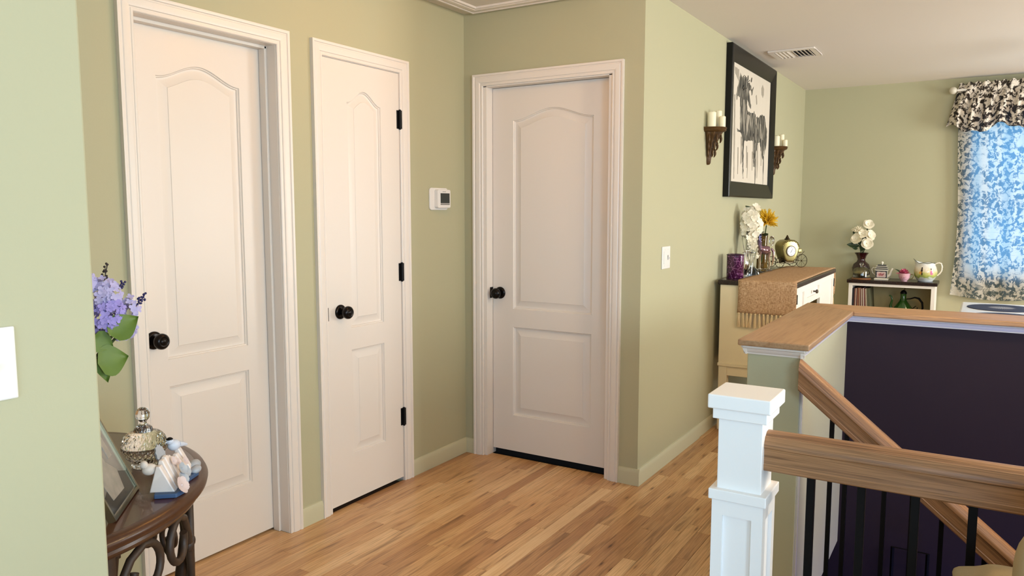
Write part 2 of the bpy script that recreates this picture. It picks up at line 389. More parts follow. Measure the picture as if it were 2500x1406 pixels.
# ------------------------------------------------------------------ baseboards
BP = [(0, 0), (0.013, 0), (0.013, 0.062), (0.0105, 0.074), (0.006, 0.082), (0.0, 0.084)]
def baseboard(name, runs, label):
    m = MB()
    for (p, q, n) in runs:
        p, q, n = Vector(p), Vector(q), Vector(n); d = (q-p)
        m.prism(BP, p, n, Vector((0, 0, 1)), d.normalized(), d.length)
    return struct(m.build(name, M_base, smooth=30), label, 'baseboard')
CW = 0.0615
baseboard('baseboard_left', [((0, D1[1]+CW, 0), (0, D2[0]-CW, 0), (1, 0, 0)), ((0, D2[1]+CW, 0), (0, 0, 0), (1, 0, 0)), ((0, NY, 0), (0, D1[0]-CW, 0), (1, 0, 0))], 'sage painted baseboard between the two narrow doors')
baseboard('baseboard_center', [((0.0, 0, 0), (X1-CW, 0, 0), (0, -1, 0)), ((X2+CW, 0, 0), (WB+0.013, 0, 0), (0, -1, 0))], 'sage painted baseboard beside the wide door')
bb = baseboard('baseboard_passage', [((WB, 0.0, 0), (WB, 0.95, 0), (1, 0, 0))], 'sage painted baseboard below the light switch wall')
baseboard('baseboard_far', [((WB-0.006, 0.95, 0), (WB-0.006, L, 0), (1, 0, 0)), ((WB, L, 0), (XR, L, 0), (0, -1, 0))], 'thinner baseboard continuing behind the sideboard')
baseboard('baseboard_near', [((NX, YR, 0), (NX, NY, 0), (1, 0, 0)), ((0, NY, 0), (NX, NY, 0), (0, 1, 0))], 'baseboard of the foreground wall end')

# ------------------------------------------------------------------ door casings and jambs
CP = [(0, 0), (0, 0.008), (0.003, 0.0105), (0.010, 0.0105), (0.0115, 0.0085), (0.0145, 0.0085), (0.017, 0.0125), (0.026, 0.0150), (0.042, 0.0150), (0.0455, 0.0125), (0.0485, 0.0125), (0.0515, 0.0170), (0.0560, 0.0182), (CW, 0.0180), (CW, 0)]
def board(origin, Ld, Ud, Wd, l0, l1, mit0, mit1):
    """casing board: profile u along Ud, thickness along Wd, length along Ld, mitred ends"""
    o, Ld, Ud, Wd = Vector(origin), Vector(Ld), Vector(Ud), Vector(Wd); n = len(CP); m = MB()
    a = [o + Ld*(l0 - mit0*u) + Ud*u + Wd*v for u, v in CP]; b_ = [o + Ld*(l1 + mit1*u) + Ud*u + Wd*v for u, v in CP]
    m.add(a + b_, [tuple(reversed(range(n))), tuple(range(n, 2*n))] + [(i, (i+1) % n, n+(i+1) % n, n+i) for i in range(n)])
    return m
def casing(idx, o, along, out, a, b_, label):
    root = sroot('trim_%d' % idx, label, 'door casing')
    o, A, O = Vector(o), Vector(along), Vector(out); Z = Vector((0, 0, 1)); top = DH
    board(o + A*a, Z, -A, O, 0, top, 0, 1).build('casing_board', M_white, root, smooth=25)
    board(o + A*b_, Z, A, O, 0, top, 0, 1).build('casing_board', M_white, root, smooth=25)
    board(o + A*a + Z*top, A, Z, O, 0, b_-a, 1, 1).build('casing_board', M_white, root, smooth=25)
    return root
casing(1, (0, 0, 0), (0, 1, 0), (1, 0, 0), D1[0], D1[1], 'white moulded casing around the recessed door nearest the camera')
casing(2, (0, 0, 0), (0, 1, 0), (1, 0, 0), D2[0], D2[1], 'white moulded casing around the narrow hinged closet door')
casing(3, (0, 0, 0), (1, 0, 0), (0, -1, 0), X1, X2, 'white moulded casing around the wide door facing the hallway')

# ------------------------------------------------------------------ moulded doors
def outline(y0, y1, z0, z1, arch):
    pts = [(y0, z0), (y1, z0)]
    n = 28 if arch else 1
    for i in range(n+1):
        t = i/n; yy = y1 + (y0-y1)*t
        pts.append((yy, z1 + arch*(0.5 - 0.5*math.cos(2*PI*t))**1.0))
    return pts
def inset_panel(p, d):
    y0, y1, z0, z1, arch = p; n = 28 if arch else 1
    pts = [(y0+d, z0+d), (y1-d, z0+d)]
    for i in range(n+1):
        yy = (y1-d) + (y0-y1+2*d)*i/n; t = (y1-yy)/(y1-y0)
        pts.append((yy, z1 + arch*(0.5 - 0.5*math.cos(2*PI*t)) - d))
    return pts
def inset(pts, d):
    n = len(pts); out = []
    for i in range(n):
        p0, p1, p2 = Vector(pts[i-1]), Vector(pts[i]), Vector(pts[(i+1) % n])
        e1 = (p1-p0).normalized(); e2 = (p2-p1).normalized(); n1 = Vector((-e1.y, e1.x)); n2 = Vector((-e2.y, e2.x))
        bis = (n1+n2); k = d/max(0.35, (1 + n1.dot(n2))) ; q = p1 + bis*k
        out.append((q.x, q.y))
    return out
RELIEF = [(0, 0), (0.003, -0.0055), (0.006, -0.0062), (0.0085, -0.0115), (0.013, -0.0125), (0.018, -0.0125), (0.046, -0.0030), (0.0475, -0.0012), (0.052, -0.0010)]
def door_leaf(root, a, b_, z0, z1, panels, tomat, thick=0.035):
    """leaf in (a, z) coordinates with depth along -w; tomat maps (a, w, z) to the world"""
    outs = [outline(*p) for p in panels]
    bm = bmesh.new()
    def ring(pts):
        vs = [bm.verts.new((p[0], 0, p[1])) for p in pts]
        return [bm.edges.new((vs[i], vs[(i+1) % len(vs)])) for i in range(len(vs))]
    E_ = ring([(a, z0), (b_, z0), (b_, z1), (a, z1)])
    for o in outs: E_ += ring(o)
    bmesh.ops.triangle_fill(bm, edges=E_, use_beauty=True, use_dissolve=False)
    m = MB(); bm.verts.index_update()
    m.add([v.co[:] for v in bm.verts], [tuple(v.index for v in f.verts) for f in bm.faces]); bm.free()
    t = thick
    m.add([(a,0,z0),(b_,0,z0),(b_,0,z1),(a,0,z1),(a,-t,z0),(b_,-t,z0),(b_,-t,z1),(a,-t,z1)], [(7,6,5,4),(0,1,5,4),(1,2,6,5),(2,3,7,6),(3,0,4,7)])
    m.xf(tomat); leaf = m.build('door_leaf', M_door, root)
    for o, pp in zip(outs, panels):
        pm_ = MB(); n = len(o); rings = [inset_panel(pp, d) for d, h in RELIEF]
        vs = []; fs = []
        for rg, (d, h) in zip(rings, RELIEF): vs += [(p[0], h, p[1]) for p in rg]
        for k in range(len(rings)-1):
            for i in range(n): fs.append((k*n+i, k*n+(i+1) % n, (k+1)*n+(i+1) % n, (k+1)*n+i))
        fs.append(tuple((len(rings)-1)*n + i for i in range(n)))
        pm_.add(vs, fs); pm_.xf(tomat); pm_.build('door_panel', M_door, leaf, smooth=22)
    return leaf
def knob(root, pos, out, tilt=0):
    """round knob on a rosette; local z points out of the door"""
    q = Vector(out).to_track_quat('Z', 'Y').to_euler()
    MB().lathe([(0, 0), (0.033, 0), (0.033, 0.004), (0.030, 0.008), (0.024, 0.010), (0.0, 0.010)], 32).build('rosette', M_bronze, root, smooth=40, loc=pos, rot=q)
    MB().lathe([(0.0, 0.008), (0.013, 0.008), (0.011, 0.016), (0.0115, 0.026), (0.018, 0.031), (0.0265, 0.037), (0.0295, 0.046), (0.0285, 0.054), (0.024, 0.060), (0.0185, 0.0625), (0.017, 0.0615), (0.0135, 0.0615), (0.012, 0.0635), (0.007, 0.0655), (0, 0.066)], 36).build('knob', M_bronze, root, smooth=35, loc=pos, rot=q)

PZ = ((0.245, 0.725), (0.835, 1.858))
ARCH = 0.055
# door 1 (recessed)
d1 = sroot('door_1', 'white two panel arched door with black knob, recessed, nearest the camera', 'door')
X_1 = -0.088
TM_A = lambda x: Matrix(((0, 1, 0, x), (1, 0, 0, 0), (0, 0, 1, 0), (0, 0, 0, 1)))
door_leaf(d1, D1[0]+0.004, D1[1]-0.002, 0.010, 2.030, ((-1.79, -1.427, PZ[0][0], PZ[0][1]-0.003, 0), (-1.79, -1.427, PZ[1][0]-0.012, PZ[1][1], ARCH)), TM_A(X_1))
jb = MB(); JT = 0.019
jb.box(-T, D1[0], 0, 0.0, D1[0]+0.003, DH); jb.box(-T, D1[1]-0.0015, 0, 0.0, D1[1]+0.0, DH); jb.box(-T, D1[0], DH-0.001, 0.0, D1[1], DH+0.003)
jb.build('jamb', M_white, d1)
st = MB(); st.box(-0.086, D1[1]-0.0125, 0, -0.050, D1[1]-0.0012, DH-0.001); st.box(-0.086, D1[0]+0.0025, 0, -0.050, D1[0]+0.0125, DH-0.001); st.box(-0.086, D1[0], DH-0.013, -0.050, D1[1], DH-0.0005)
st.build('door_stop', M_white, d1, bevel=0.002)
knob(d1, (X_1, -1.845, 0.905), (1, 0, 0))
# door 2 (closet, hinged on the right)
d2 = sroot('door_2', 'narrow white arched closet door with three black hinges', 'door')
door_leaf(d2, -1.062, -0.5585, 0.020, 2.034, ((-0.917, -0.690, PZ[0][0]-0.006, PZ[0][1]+0.008, 0), (-0.917, -0.690, PZ[1][0], PZ[1][1], ARCH+0.003)), TM_A(0.002))
j2 = MB(); j2.box(-T, D2[0], 0, 0.0005, D2[0]+0.002, DH); j2.box(-T, D2[1]-0.002, 0, 0.0005, D2[1], DH); j2.box(-T, D2[0], DH-0.002, 0.0005, D2[1], DH+0.003); j2.build('jamb', M_white, d2)
knob(d2, (0.002, -0.985, 0.918), (1, 0, 0))
MB().box(-0.02, -1.0662, 0.885, 0.0075, -1.0628, 0.945).build('strike_plate', M_bronze, d2)
for hz in (1.815, 1.07, 0.335):
    h = MB(); h.lathe([(0, -0.048), (0.004, -0.048), (0.0062, -0.045), (0.0062, 0.045), (0.004, 0.048), (0, 0.048)], 14, (0.009, -0.5565, hz)); h.box(-0.002, -0.574, hz-0.044, 0.0045, -0.5565, hz+0.044); h.box(0.0, -0.5565, hz-0.044, 0.0125, -0.545, hz+0.044)
    h.build('hinge', M_black, d2, smooth=30)
# door 3 (recessed, faces the camera)
d3 = sroot('door_3', 'wide white two panel arched door at the hallway end', 'door')
Y_3 = 0.058
TM_B = Matrix(((1, 0, 0, 0), (0, -1, 0, Y_3), (0, 0, 1, 0), (0, 0, 0, 1)))
door_leaf(d3, 0.150, 0.862, 0.034, 2.030, ((0.280, 0.757, PZ[0][0]-0.008, PZ[0][1]+0.010, 0), (0.280, 0.757, PZ[1][0], PZ[1][1]-0.004, ARCH)), TM_B)
j3 = MB(); j3.box(X1, 0.0, 0, X1+0.020, T, DH); j3.box(X2-0.020, 0.0, 0, X2, T, DH); j3.box(X1, 0.0, DH-0.006, X2, T, DH+0.003); j3.build('jamb', M_white, d3, bevel=0.001)
knob(d3, (0.197, Y_3, 0.920), (0, -1, 0))
MB().box(0.1462, 0.030, 0.890, 0.1475, Y_3+0.001, 0.950).build('strike_plate', M_bronze, d3)
MB().box(X1, Y_3+0.03, -0.012, X2, T+0.02, 0.05).build('under_door_shade', M_gap, d3)  # black box stands in for the shaded gap below the door

# ------------------------------------------------------------------ ceiling hatch trim
hx0, hx1, hy0, hy1 = 0.085, 0.80, -1.05, -0.035
tr = sroot('trim_4', 'white moulding frame on the hallway ceiling corner', 'ceiling moulding')
Z = Vector((0, 0, 1))
def hb(o, Ld, Ud, ln): return board(o, Ld, Ud, (0, 0, -1), 0, ln, 1, 1)
ix0, ix1, iy0, iy1 = hx0+CW, hx1-CW, hy0+CW, hy1-CW
hb((ix0, iy0, H), (0, 1, 0), (-1, 0, 0), iy1-iy0).build('moulding_board', M_white, tr, smooth=25)
hb((ix1, iy0, H), (0, 1, 0), (1, 0, 0), iy1-iy0).build('moulding_board', M_white, tr, smooth=25)
hb((ix0, iy1, H), (1, 0, 0), (0, 1, 0), ix1-ix0).build('moulding_board', M_white, tr, smooth=25)
hb((ix0, iy0, H), (1, 0, 0), (0, -1, 0), ix1-ix0).build('moulding_board', M_white, tr, smooth=25)

# ------------------------------------------------------------------ half wall cap
cp = sroot('trim_5', 'oak cap boards with white cove moulding on the half wall', 'wall cap')
CT = 0.950; CZ = 0.929
MB().prism([(1.784, -0.958), (2.011, -0.958), (2.011, 0.005), (1.784, 0.232)], (0, 0, CZ), (1, 0, 0), (0, 1, 0), (0, 0, 1), CT-CZ).build('cap_board', M_capy, cp, bevel=0.004)
MB().prism([(2.0112, 0.005), (XR, 0.005), (XR, 0.232), (1.7842, 0.232)], (0, 0, CZ), (1, 0, 0), (0, 1, 0), (0, 0, 1), CT-CZ-0.0005).build('cap_board', M_railx, cp, bevel=0.004)
CV = [(0, 0), (0.004, 0), (0.005, 0.005), (0.010, 0.010), (0.014, 0.019), (0.0185, 0.022), (0.0185, 0.029), (0, 0.029)]
def cove(o, d, n, ln): return MB().prism(CV, Vector(o) + Vector((0, 0, CZ-0.029)), n, (0, 0, 1), d, ln)
cove((PX0-0.012, PY0, 0), (1, 0, 0), (0, -1, 0), SXI-PX0+0.024).build('cove_moulding', M_white, cp, smooth=25)
cove((SXI, PY0-0.014, 0), (0, 1, 0), (1, 0, 0), DW-PY0+0.014).build('cove_moulding', M_white, cp, smooth=25)
cove((PX0, PY0-0.014, 0), (0, 1, 0), (-1, 0, 0), DW-PY0+0.17).build('cove_moulding', M_white, cp, smooth=25)
cove((SXI, DW, 0), (1, 0, 0), (0, -1, 0), XR-SXI).build('cove_moulding', M_white, cp, smooth=25)
MB().box(SXI-0.001, PY0+0.012, -0.09, SXI+0.006, PY0+0.022, 0.80).build('corner_bead', M_white, cp)

# ------------------------------------------------------------------ newel post and railings
M_newel = mat('white_newel_paint', srgb(238, 236, 234), 0.35)
nw = thing('newel_post', 'square white newel post with flat stepped cap', 'newel post', (2.060, -1.900, 0))
hw_ = 0.0455
sh = MB(); sh.box(-hw_, -hw_, 0.0, hw_, hw_, 0.9595); sh.build('shaft', M_newel, nw, bevel=0.0015)
# recessed panel look below the collar: four stiles and rails proud of the shaft
for k in range(4):
    pn = MB(); q = hw_+0.0075; e_ = q if k % 2 == 0 else hw_; s_ = hw_ - 0.0155
    pn.box(-e_, -q, 0.04, -s_, -hw_, 0.7745); pn.box(s_, -q, 0.04, e_, -hw_, 0.7745); pn.box(-s_, -q, 0.7415, s_, -hw_, 0.7745); pn.box(-s_, -q, 0.04, s_, -hw_, 0.12)
    pn.build('panel_frame', M_newel, nw, rot=(0, 0, k*PI/2))
MB().box(-0.0595, -0.0595, 0.7745, 0.0595, 0.0595, 0.797).build('collar', M_newel, nw, bevel=0.002)
MB().box(-0.0555, -0.0555, 0.9475, 0.0555, 0.0555, 0.970).build('cap_step', M_newel, nw, bevel=0.0015)
MB().box(-0.0645, -0.0645, 0.970, 0.0645, 0.0645, 1.0).build('cap', M_newel, nw, bevel=0.003)

RH = [(0.0275, 0), (0.0300, 0.003), (0.0300, 0.013), (0.0287, 0.0150), (0.0285, 0.020), (0.0282, 0.040), (0.0287, 0.0465), (0.0308, 0.0485), (0.0312, 0.0560), (0.0290, 0.0615), (0.0225, 0.0712), (0.0205, 0.0718), (0.0197, 0.0690), (0.0185, 0.0722), (0.0110, 0.0775), (0.0040, 0.0788)]
RP = RH + [(-a_, b_) for a_, b_ in reversed(RH)]
gr = thing('guard_railing', 'level oak rail on black balusters running from the newel post', 'railing', (2.1055, -1.9, 0))
MB().prism(RP, (0, 0, 0.8445), (0, 1, 0), (0, 0, 1), (1, 0, 0), 3.1).build('handrail', M_railx, gr, smooth=28)
bal = MB().box(-0.0075, -0.0075, 0, 0.0075, 0.0075, 0.852).mesh('baluster', M_black, bevel=0.0008, bseg=1)
for i in range(32):
    o = bpy.data.objects.new('baluster', bal); COL.objects.link(o); o.parent = gr; o.location = (0.089 + 0.0945*i, 0, 0)
sr = thing('stair_railing', 'sloping oak stair rail descending from the half wall corner', 'railing', (1.984, -0.94, 0))
SL = 0.82; ln = 1.9; ang = math.atan(SL)
m = MB().prism(RP, (0, 0, 0), (0, 1, 0), (0, 0, 1.24), (1, 0, -SL), ln)
hr = m.build('handrail', M_rails, sr, smooth=28, loc=(0.0, 0, 0.803))
for x in (0.103, 0.148, 0.262, 0.340, 0.421, 0.535, 0.65, 0.765, 0.88, 0.995, 1.11):
    zt = 0.812 - SL*x + 0.02; zb = -0.15 - SL*max(0, x-0.1)
    MB().box(x-0.0065, -0.0065, zb, x+0.0065, 0.0065, zt).build('baluster', M_black, sr)
# stairs, mostly hidden below the rail
stn = sroot('stairs', 'dark wooden stair flight going down beside the half wall', 'stairs')
for i in range(7):
    z = -0.19*(i+1); x = SXI + 0.24*i
    MB().box(x, -1.86, z-0.03, x+0.26, -0.93, z).build('tread', M_espresso, stn, bevel=0.004); MB().box(x, -1.86, z, x+0.015, -0.93, z+0.165).build('riser', M_dark, stn)
MB().box(SXI, -0.93, -2.6, SXI+1.8, -0.915, -0.2).build('stringer', M_dark, stn)
lr = thing('grab_bar', 'small black square metal bar loop low on the plum wall', 'grab bar', (2.272, DW, -0.05))
MB().tube([(-0.066, -0.03, -0.6), (-0.066, -0.03, 0), (0.066, -0.03, 0), (0.066, -0.03, -0.6)], 0.0075, 4).build('bar', M_black, lr)
for sx in (-1, 1): MB().box(sx*0.066-0.006, -0.03, -0.30, sx*0.066+0.006, 0, -0.288).build('bracket', M_black, lr)

# ------------------------------------------------------------------ ceiling lamps (their own light in the builder)
M_shade = mat('frosted_lamp_glass', (1.0, 0.9, 0.75, 1), 0.4)
M_shade.node_tree.nodes['Principled BSDF'].inputs['Emission Color'].default_value = (1.0, 0.78, 0.5, 1)
M_shade.node_tree.nodes['Principled BSDF'].inputs['Emission Strength'].default_value = 2.0
def ceiling_lamp(loc, power, color, label, radius=0.12, spread=None):
    t = thing('ceiling_lamp', label, 'lamp', (loc[0], loc[1], H))
    MB().lathe([(0, 0), (0.16, 0), (0.16, -0.012), (0.14, -0.02), (0, -0.02)], 32).build('base_plate', M_bronze, t, smooth=40)
    MB().lathe([(0.145, -0.02), (0.14, -0.04), (0.11, -0.065), (0.06, -0.08), (0, -0.085)], 32).build('glass_bowl', M_shade, t, smooth=50)
    d = bpy.data.lights.new('bulb', 'POINT'); d.shadow_soft_size = 0.07; d.energy = power; d.color = color
    o = bpy.data.objects.new('bulb', d); COL.objects.link(o); o.parent = t; o.location = (0, 0, -0.17)
    return t
ceiling_lamp((0.85, -1.05), 6.5, (1.0, 0.42, 0.05), 'bronze and frosted glass lamp on the hallway ceiling')
ceiling_lamp((3.05, -0.75), 34, (1.0, 0.72, 0.38), 'bronze and frosted glass lamp above the stairwell')
pl = thing('pendant_lamp', 'bronze pendant lamp hanging over the dining table', 'lamp', (3.30, 2.45, H))
MB().lathe([(0, 0), (0.06, 0), (0.06, -0.015), (0.02, -0.03), (0, -0.03)], 24).build('canopy', M_bronze, pl, smooth=40)
MB().tube([(0, 0, -0.03), (0, 0, -0.36)], 0.005, 8).build('rod', M_bronze, pl, smooth=40)
MB().lathe([(0.015, -0.34), (0.05, -0.36), (0.13, -0.42), (0.135, -0.43), (0.125, -0.425), (0.045, -0.365)], 32).build('shade', M_bronze, pl, smooth=50)
d = bpy.data.lights.new('bulb', 'POINT'); d.shadow_soft_size = 0.04; d.energy = 11; d.color = (1.0, 0.72, 0.40)
o = bpy.data.objects.new('bulb', d); COL.objects.link(o); o.parent = pl; o.location = (0, 0, -0.47)

# ------------------------------------------------------------------ wall fittings
M_plastic = mat('white_plastic', srgb(222, 219, 214), 0.35)
M_screen = mat('dark_display', srgb(44, 48, 42), 0.15)
M_greyline = mat('grey_print', srgb(120, 120, 116), 0.6)
th = thing('thermostat', 'white thermostat with dark display on the hallway wall', 'thermostat', (0, -0.2465, 1.434))
def rrect(w_, h_, r, n=5):
    out = []
    for cx, cy, a0 in ((w_-r, h_-r, 0), (-w_+r, h_-r, PI/2), (-w_+r, -h_+r, PI), (w_-r, -h_+r, 3*PI/2)):
        for k in range(n+1): out.append((cx + r*math.cos(a0 + PI/2*k/n), cy + r*math.sin(a0 + PI/2*k/n)))
    return out
MB().prism(rrect(0.078, 0.058, 0.016), (0, 0, 0), (0, 1, 0), (0, 0, 1), (1, 0, 0), 0.009).build('wall_plate', M_plastic, th, bevel=0.003)
MB().prism(rrect(0.056, 0.048, 0.010), (0.008, 0.016, 0.001), (0, 1, 0), (0, 0, 1), (1, 0, 0), 0.024).build('body', M_plastic, th, bevel=0.003)
MB().box(0.0318, -0.018, -0.022, 0.0326, 0.062, 0.030).build('screen', M_screen, th, bevel=0.0003, bseg=1)
MB().box(0.0318, -0.018, -0.031, 0.0327, 0.062, -0.024).build('button_bar', M_greyline, th)
MB().box(0.0318, 0.0, 0.0365, 0.0323, 0.030, 0.0390).build('name_print', M_greyline, th)

def switch_plate(name, loc, w, label, sw):
    t = thing(name, label, 'light switch', loc)
    MB().box(0, -w/2, -0.0585, 0.006, w/2, 0.0585).build('plate', M_plastic, t, bevel=0.0025)
    for yy, kind in sw:
        if kind == 'toggle':
            MB().box(0.006, yy-0.006, -0.012, 0.0065, yy+0.006, 0.012).build('toggle_slot', M_greyline, t)
            MB().prism([(-0.0045, 0.005), (0.0045, 0.005), (0.003, -0.014), (-0.003, -0.014)], (0.0062, yy, -0.001), (0, 1, 0), (0.6, 0, 0.8), (1, 0, -0.35), 0.009).build('toggle', M_plastic, t, bevel=0.0008)
        else:
            MB().box(0.006, yy-0.016, -0.033, 0.0085, yy+0.016, 0.033).build('rocker', M_plastic, t, bevel=0.001)
        for sz in (-0.042, 0.042): MB().lathe([(0, 0), (0.003, 0), (0.0025, 0.001), (0, 0.0012)], 10, (0.006, yy, sz), axis='x').build('screw', M_plastic, t)
    return t
switch_plate('light_switch', (WB, 0.333, 1.129), 0.116, 'small white two gang light switch beside the wide door', ((-0.023, 'rocker'), (0.023, 'toggle')))
switch_plate('light_switch', (NX, -2.952, 1.137), 0.116, 'large white switch plate cut off at the left picture edge', ((-0.023, 'toggle'), (0.023, 'toggle')))

# ceiling vent
vt = thing('ceiling_vent', 'white louvered air vent on the dining ceiling', 'vent', (1.316, 1.999, H))
f_ = MB(); f_.box(-0.148, -0.148, -0.012, 0.148, -0.115, 0); f_.box(-0.148, 0.115, -0.012, 0.148, 0.148, 0); f_.box(-0.148, -0.115, -0.012, -0.112, 0.115, 0); f_.box(0.112, -0.115, -0.012, 0.148, 0.115, 0)
f_.build('frame', M_white, vt, bevel=0.003)
MB().box(-0.112, -0.115, -0.002, 0.112, 0.115, -0.0005).build('duct_opening', M_gap, vt)
for i in range(9):
    x = -0.098 + i*0.0245; s_ = -1 if x < -0.02 else 1
    MB().prism([(x-0.011*s_, -0.0025), (x+0.008*s_, -0.0135), (x+0.0095*s_, -0.0125), (x-0.0095*s_, -0.0015)], (0, -0.115, 0), (1, 0, 0), (0, 0, 1), (0, 1, 0), 0.23).build('louver', M_white, vt)

# ------------------------------------------------------------------ framed horse picture
M_frame = mat('black_satin_frame', srgb(14, 13, 11), 0.32, spec=0.3)
M_paper = mat('aged_print_paper', srgb(206, 197, 182), 0.7, var=0.07, vscale=7)
M_ink = mat('charcoal_brush_ink', srgb(78, 75, 66), 0.7, var=0.3, vscale=14, stretch=(1, 5, 1))
_n = M_ink.node_tree; _mx = [q for q in _n.nodes if q.type == 'MIX'][0]; _mx.inputs[6].default_value = srgb(52, 50, 44); _mx.inputs[7].default_value = srgb(150, 144, 130)
_rp = ramp(_n.nodes, [(0.46, (0, 0, 0, 1)), (0.66, (1, 1, 1, 1))]); _ns = [q for q in _n.nodes if q.type == 'TEX_NOISE'][0]; _n.links.new(_ns.outputs['Fac'], _rp.inputs[0]); _n.links.new(_rp.outputs[0], _mx.inputs[0])
M_wash = mat('grey_brush_wash', srgb(156, 148, 134), 0.7, var=0.15, vscale=30)
pic = thing('framed_picture', 'large black framed brush painting of a dark horse', 'picture', (WB, 1.915, 1.9325))
FWd, FHt, MW = 1.17/2, 0.945/2, 0.100
PF = [(0, 0), (0, 0.020), (0.006, 0.024), (0.030, 0.027), (0.070, 0.036), (0.092, 0.040), (0.100, 0.036), (0.100, 0)]
def pboard(o, Ld, Ud, ln):
    o, Ld, Ud, Wd = Vector(o), Vector(Ld), Vector(Ud), Vector((1, 0, 0)); n = len(PF)
    a = [o + Ld*(-u) + Ud*u + Wd*v for u, v in PF]; b_ = [o + Ld*(ln+u) + Ud*u + Wd*v for u, v in PF]
    return MB().add(a + b_, [tuple(reversed(range(n))), tuple(range(n, 2*n))] + [(i, (i+1) % n, n+(i+1) % n, n+i) for i in range(n)])
iw, ih = FWd-MW, FHt-MW
pboard((0, -iw, -ih), (0, 0, 1), (0, -1, 0), 2*ih).build('frame_moulding', M_frame, pic, smooth=30)
pboard((0, iw, -ih), (0, 0, 1), (0, 1, 0), 2*ih).build('frame_moulding', M_frame, pic, smooth=30)
pboard((0, -iw, ih), (0, 1, 0), (0, 0, 1), 2*iw).build('frame_moulding', M_frame, pic, smooth=30)
pboard((0, -iw, -ih), (0, 1, 0), (0, 0, -1), 2*iw).build('frame_moulding', M_frame, pic, smooth=30)
pr = MB().box(0.008, -iw-0.002, -ih-0.002, 0.018, iw+0.002, ih+0.002).build('print', M_paper, pic)
STROKES = [
 ('ink', [(1.585,2.262),(1.637,2.235),(1.716,2.260),(1.770,2.232),(1.859,2.214),(1.880,2.185),(1.813,2.168),(1.834,2.135),(1.875,2.086),(1.872,2.059),(1.813,2.079),(1.768,2.110),(1.784,2.041),(1.762,2.021),(1.615,2.006),(1.597,2.106),(1.555,2.110),(1.518,2.076),(1.507,2.112),(1.533,2.166),(1.560,2.203)]),
 ('ink', [(1.606,2.022),(1.777,2.040),(1.865,2.032),(1.969,2.052),(2.010,2.019),(2.102,2.029),(2.175,2.055),(2.254,2.053),(2.279,2.018),(2.308,1.953),(2.346,1.909),(2.321,1.867),(2.258,1.882),(2.199,1.887),(2.145,1.854),(2.052,1.838),(1.976,1.860),(1.870,1.848),(1.768,1.836),(1.684,1.830),(1.646,1.879),(1.558,1.880),(1.546,1.905),(1.621,1.898)]),
 ('ink', [(1.683,1.838),(1.733,1.838),(1.723,1.753),(1.736,1.585),(1.723,1.585),(1.684,1.751)]),
 ('ink', [(1.976,1.860),(2.087,1.860),(2.058,1.792),(2.002,1.742),(1.999,1.677),(1.978,1.676),(1.972,1.750)]),
 ('ink', [(2.142,1.873),(2.258,1.882),(2.256,1.815),(2.251,1.737),(2.226,1.746),(2.172,1.800)]),
 ('ink', [(2.255,2.044),(2.342,1.946),(2.331,1.849),(2.282,1.768),(2.252,1.843)]),
 ('ink', [(1.86,2.19),(1.90,2.20),(1.925,2.215),(1.905,2.17),(1.875,2.15)]),
 ('wash', [(2.170,2.260),(2.209,2.237),(2.210,2.195),(2.183,2.170),(2.145,2.191),(2.139,2.233)]),
 ('wash', [(1.456,2.280),(1.556,2.275),(1.554,2.202),(1.527,2.215),(1.468,2.240)]),
 ('wash', [(1.787,2.015),(1.849,2.012),(1.827,1.965),(1.810,1.910),(1.784,1.873),(1.769,1.933)]),
 ('wash', [(1.992,2.018),(2.037,2.013),(2.037,1.957),(2.005,1.973)]),
 ('wash', [(2.127,1.984),(2.154,1.982),(2.183,1.886),(2.153,1.883)]),
 ('wash', [(1.669,2.098),(1.695,2.101),(1.725,1.912),(1.707,1.893)]),
 ('wash', [(1.462,2.106),(1.483,2.109),(1.505,1.791),(1.510,1.578),(1.498,1.577),(1.472,1.873)]),
 ('wash', [(2.06,1.83),(2.09,1.83),(2.10,1.70),(2.09,1.60),(2.075,1.70)]),
 ('wash', [(1.99,2.16),(2.01,2.17),(2.03,2.11),(2.015,2.105)]),
]
def ragged(pl, amp, seg):
    out = []
    for i in range(len(pl)):
        p, q = pl[i], pl[(i+1) % len(pl)]; n = max(1, int(math.hypot(q[0]-p[0], q[1]-p[1])/seg))
        for k in range(n):
            t = k/n; out.append((p[0] + (q[0]-p[0])*t + (rs_.uniform(-amp, amp) if k else 0), p[1] + (q[1]-p[1])*t + (rs_.uniform(-amp, amp) if k else 0)))
    return out
rs_ = random.Random(21)
lay = 0
def stroke(pts, mt, amp=0.006, seg=0.016):
    global lay
    lay += 1; MB().prism(ragged([(p[0]-1.915, p[1]-1.9325) for p in pts], amp, seg), (0.0175, 0, 0), (0, 1, 0), (0, 0, 1), (1, 0, 0), 0.0006 + 0.00012*lay).build('brush_stroke', mt, pr)
for kind, pts in STROKES:
    stroke(pts, M_ink if kind == 'ink' else M_wash, 0.007 if kind == 'ink' else 0.003)
for k in range(16):   # drips and dry brush marks
    y = rs_.uniform(1.50, 2.33); z = rs_.uniform(1.72, 1.95); l_ = rs_.uniform(0.08, 0.22); w_ = rs_.uniform(0.004, 0.010)
    stroke([(y, z), (y+w_, z), (y+w_*0.8+0.01, z-l_*0.6), (y+0.012, z-l_), (y+0.008, z-l_*0.6)], M_ink if k % 3 == 0 else M_wash, 0.002, 0.03)
for k in range(9):    # mane wisps
    y = rs_.uniform(1.58, 1.86); z = rs_.uniform(2.15, 2.25); stroke([(y, z), (y+0.012, z), (y+rs_.uniform(0.0, 0.06), z+rs_.uniform(0.01, 0.035))], M_ink, 0.002, 0.03)

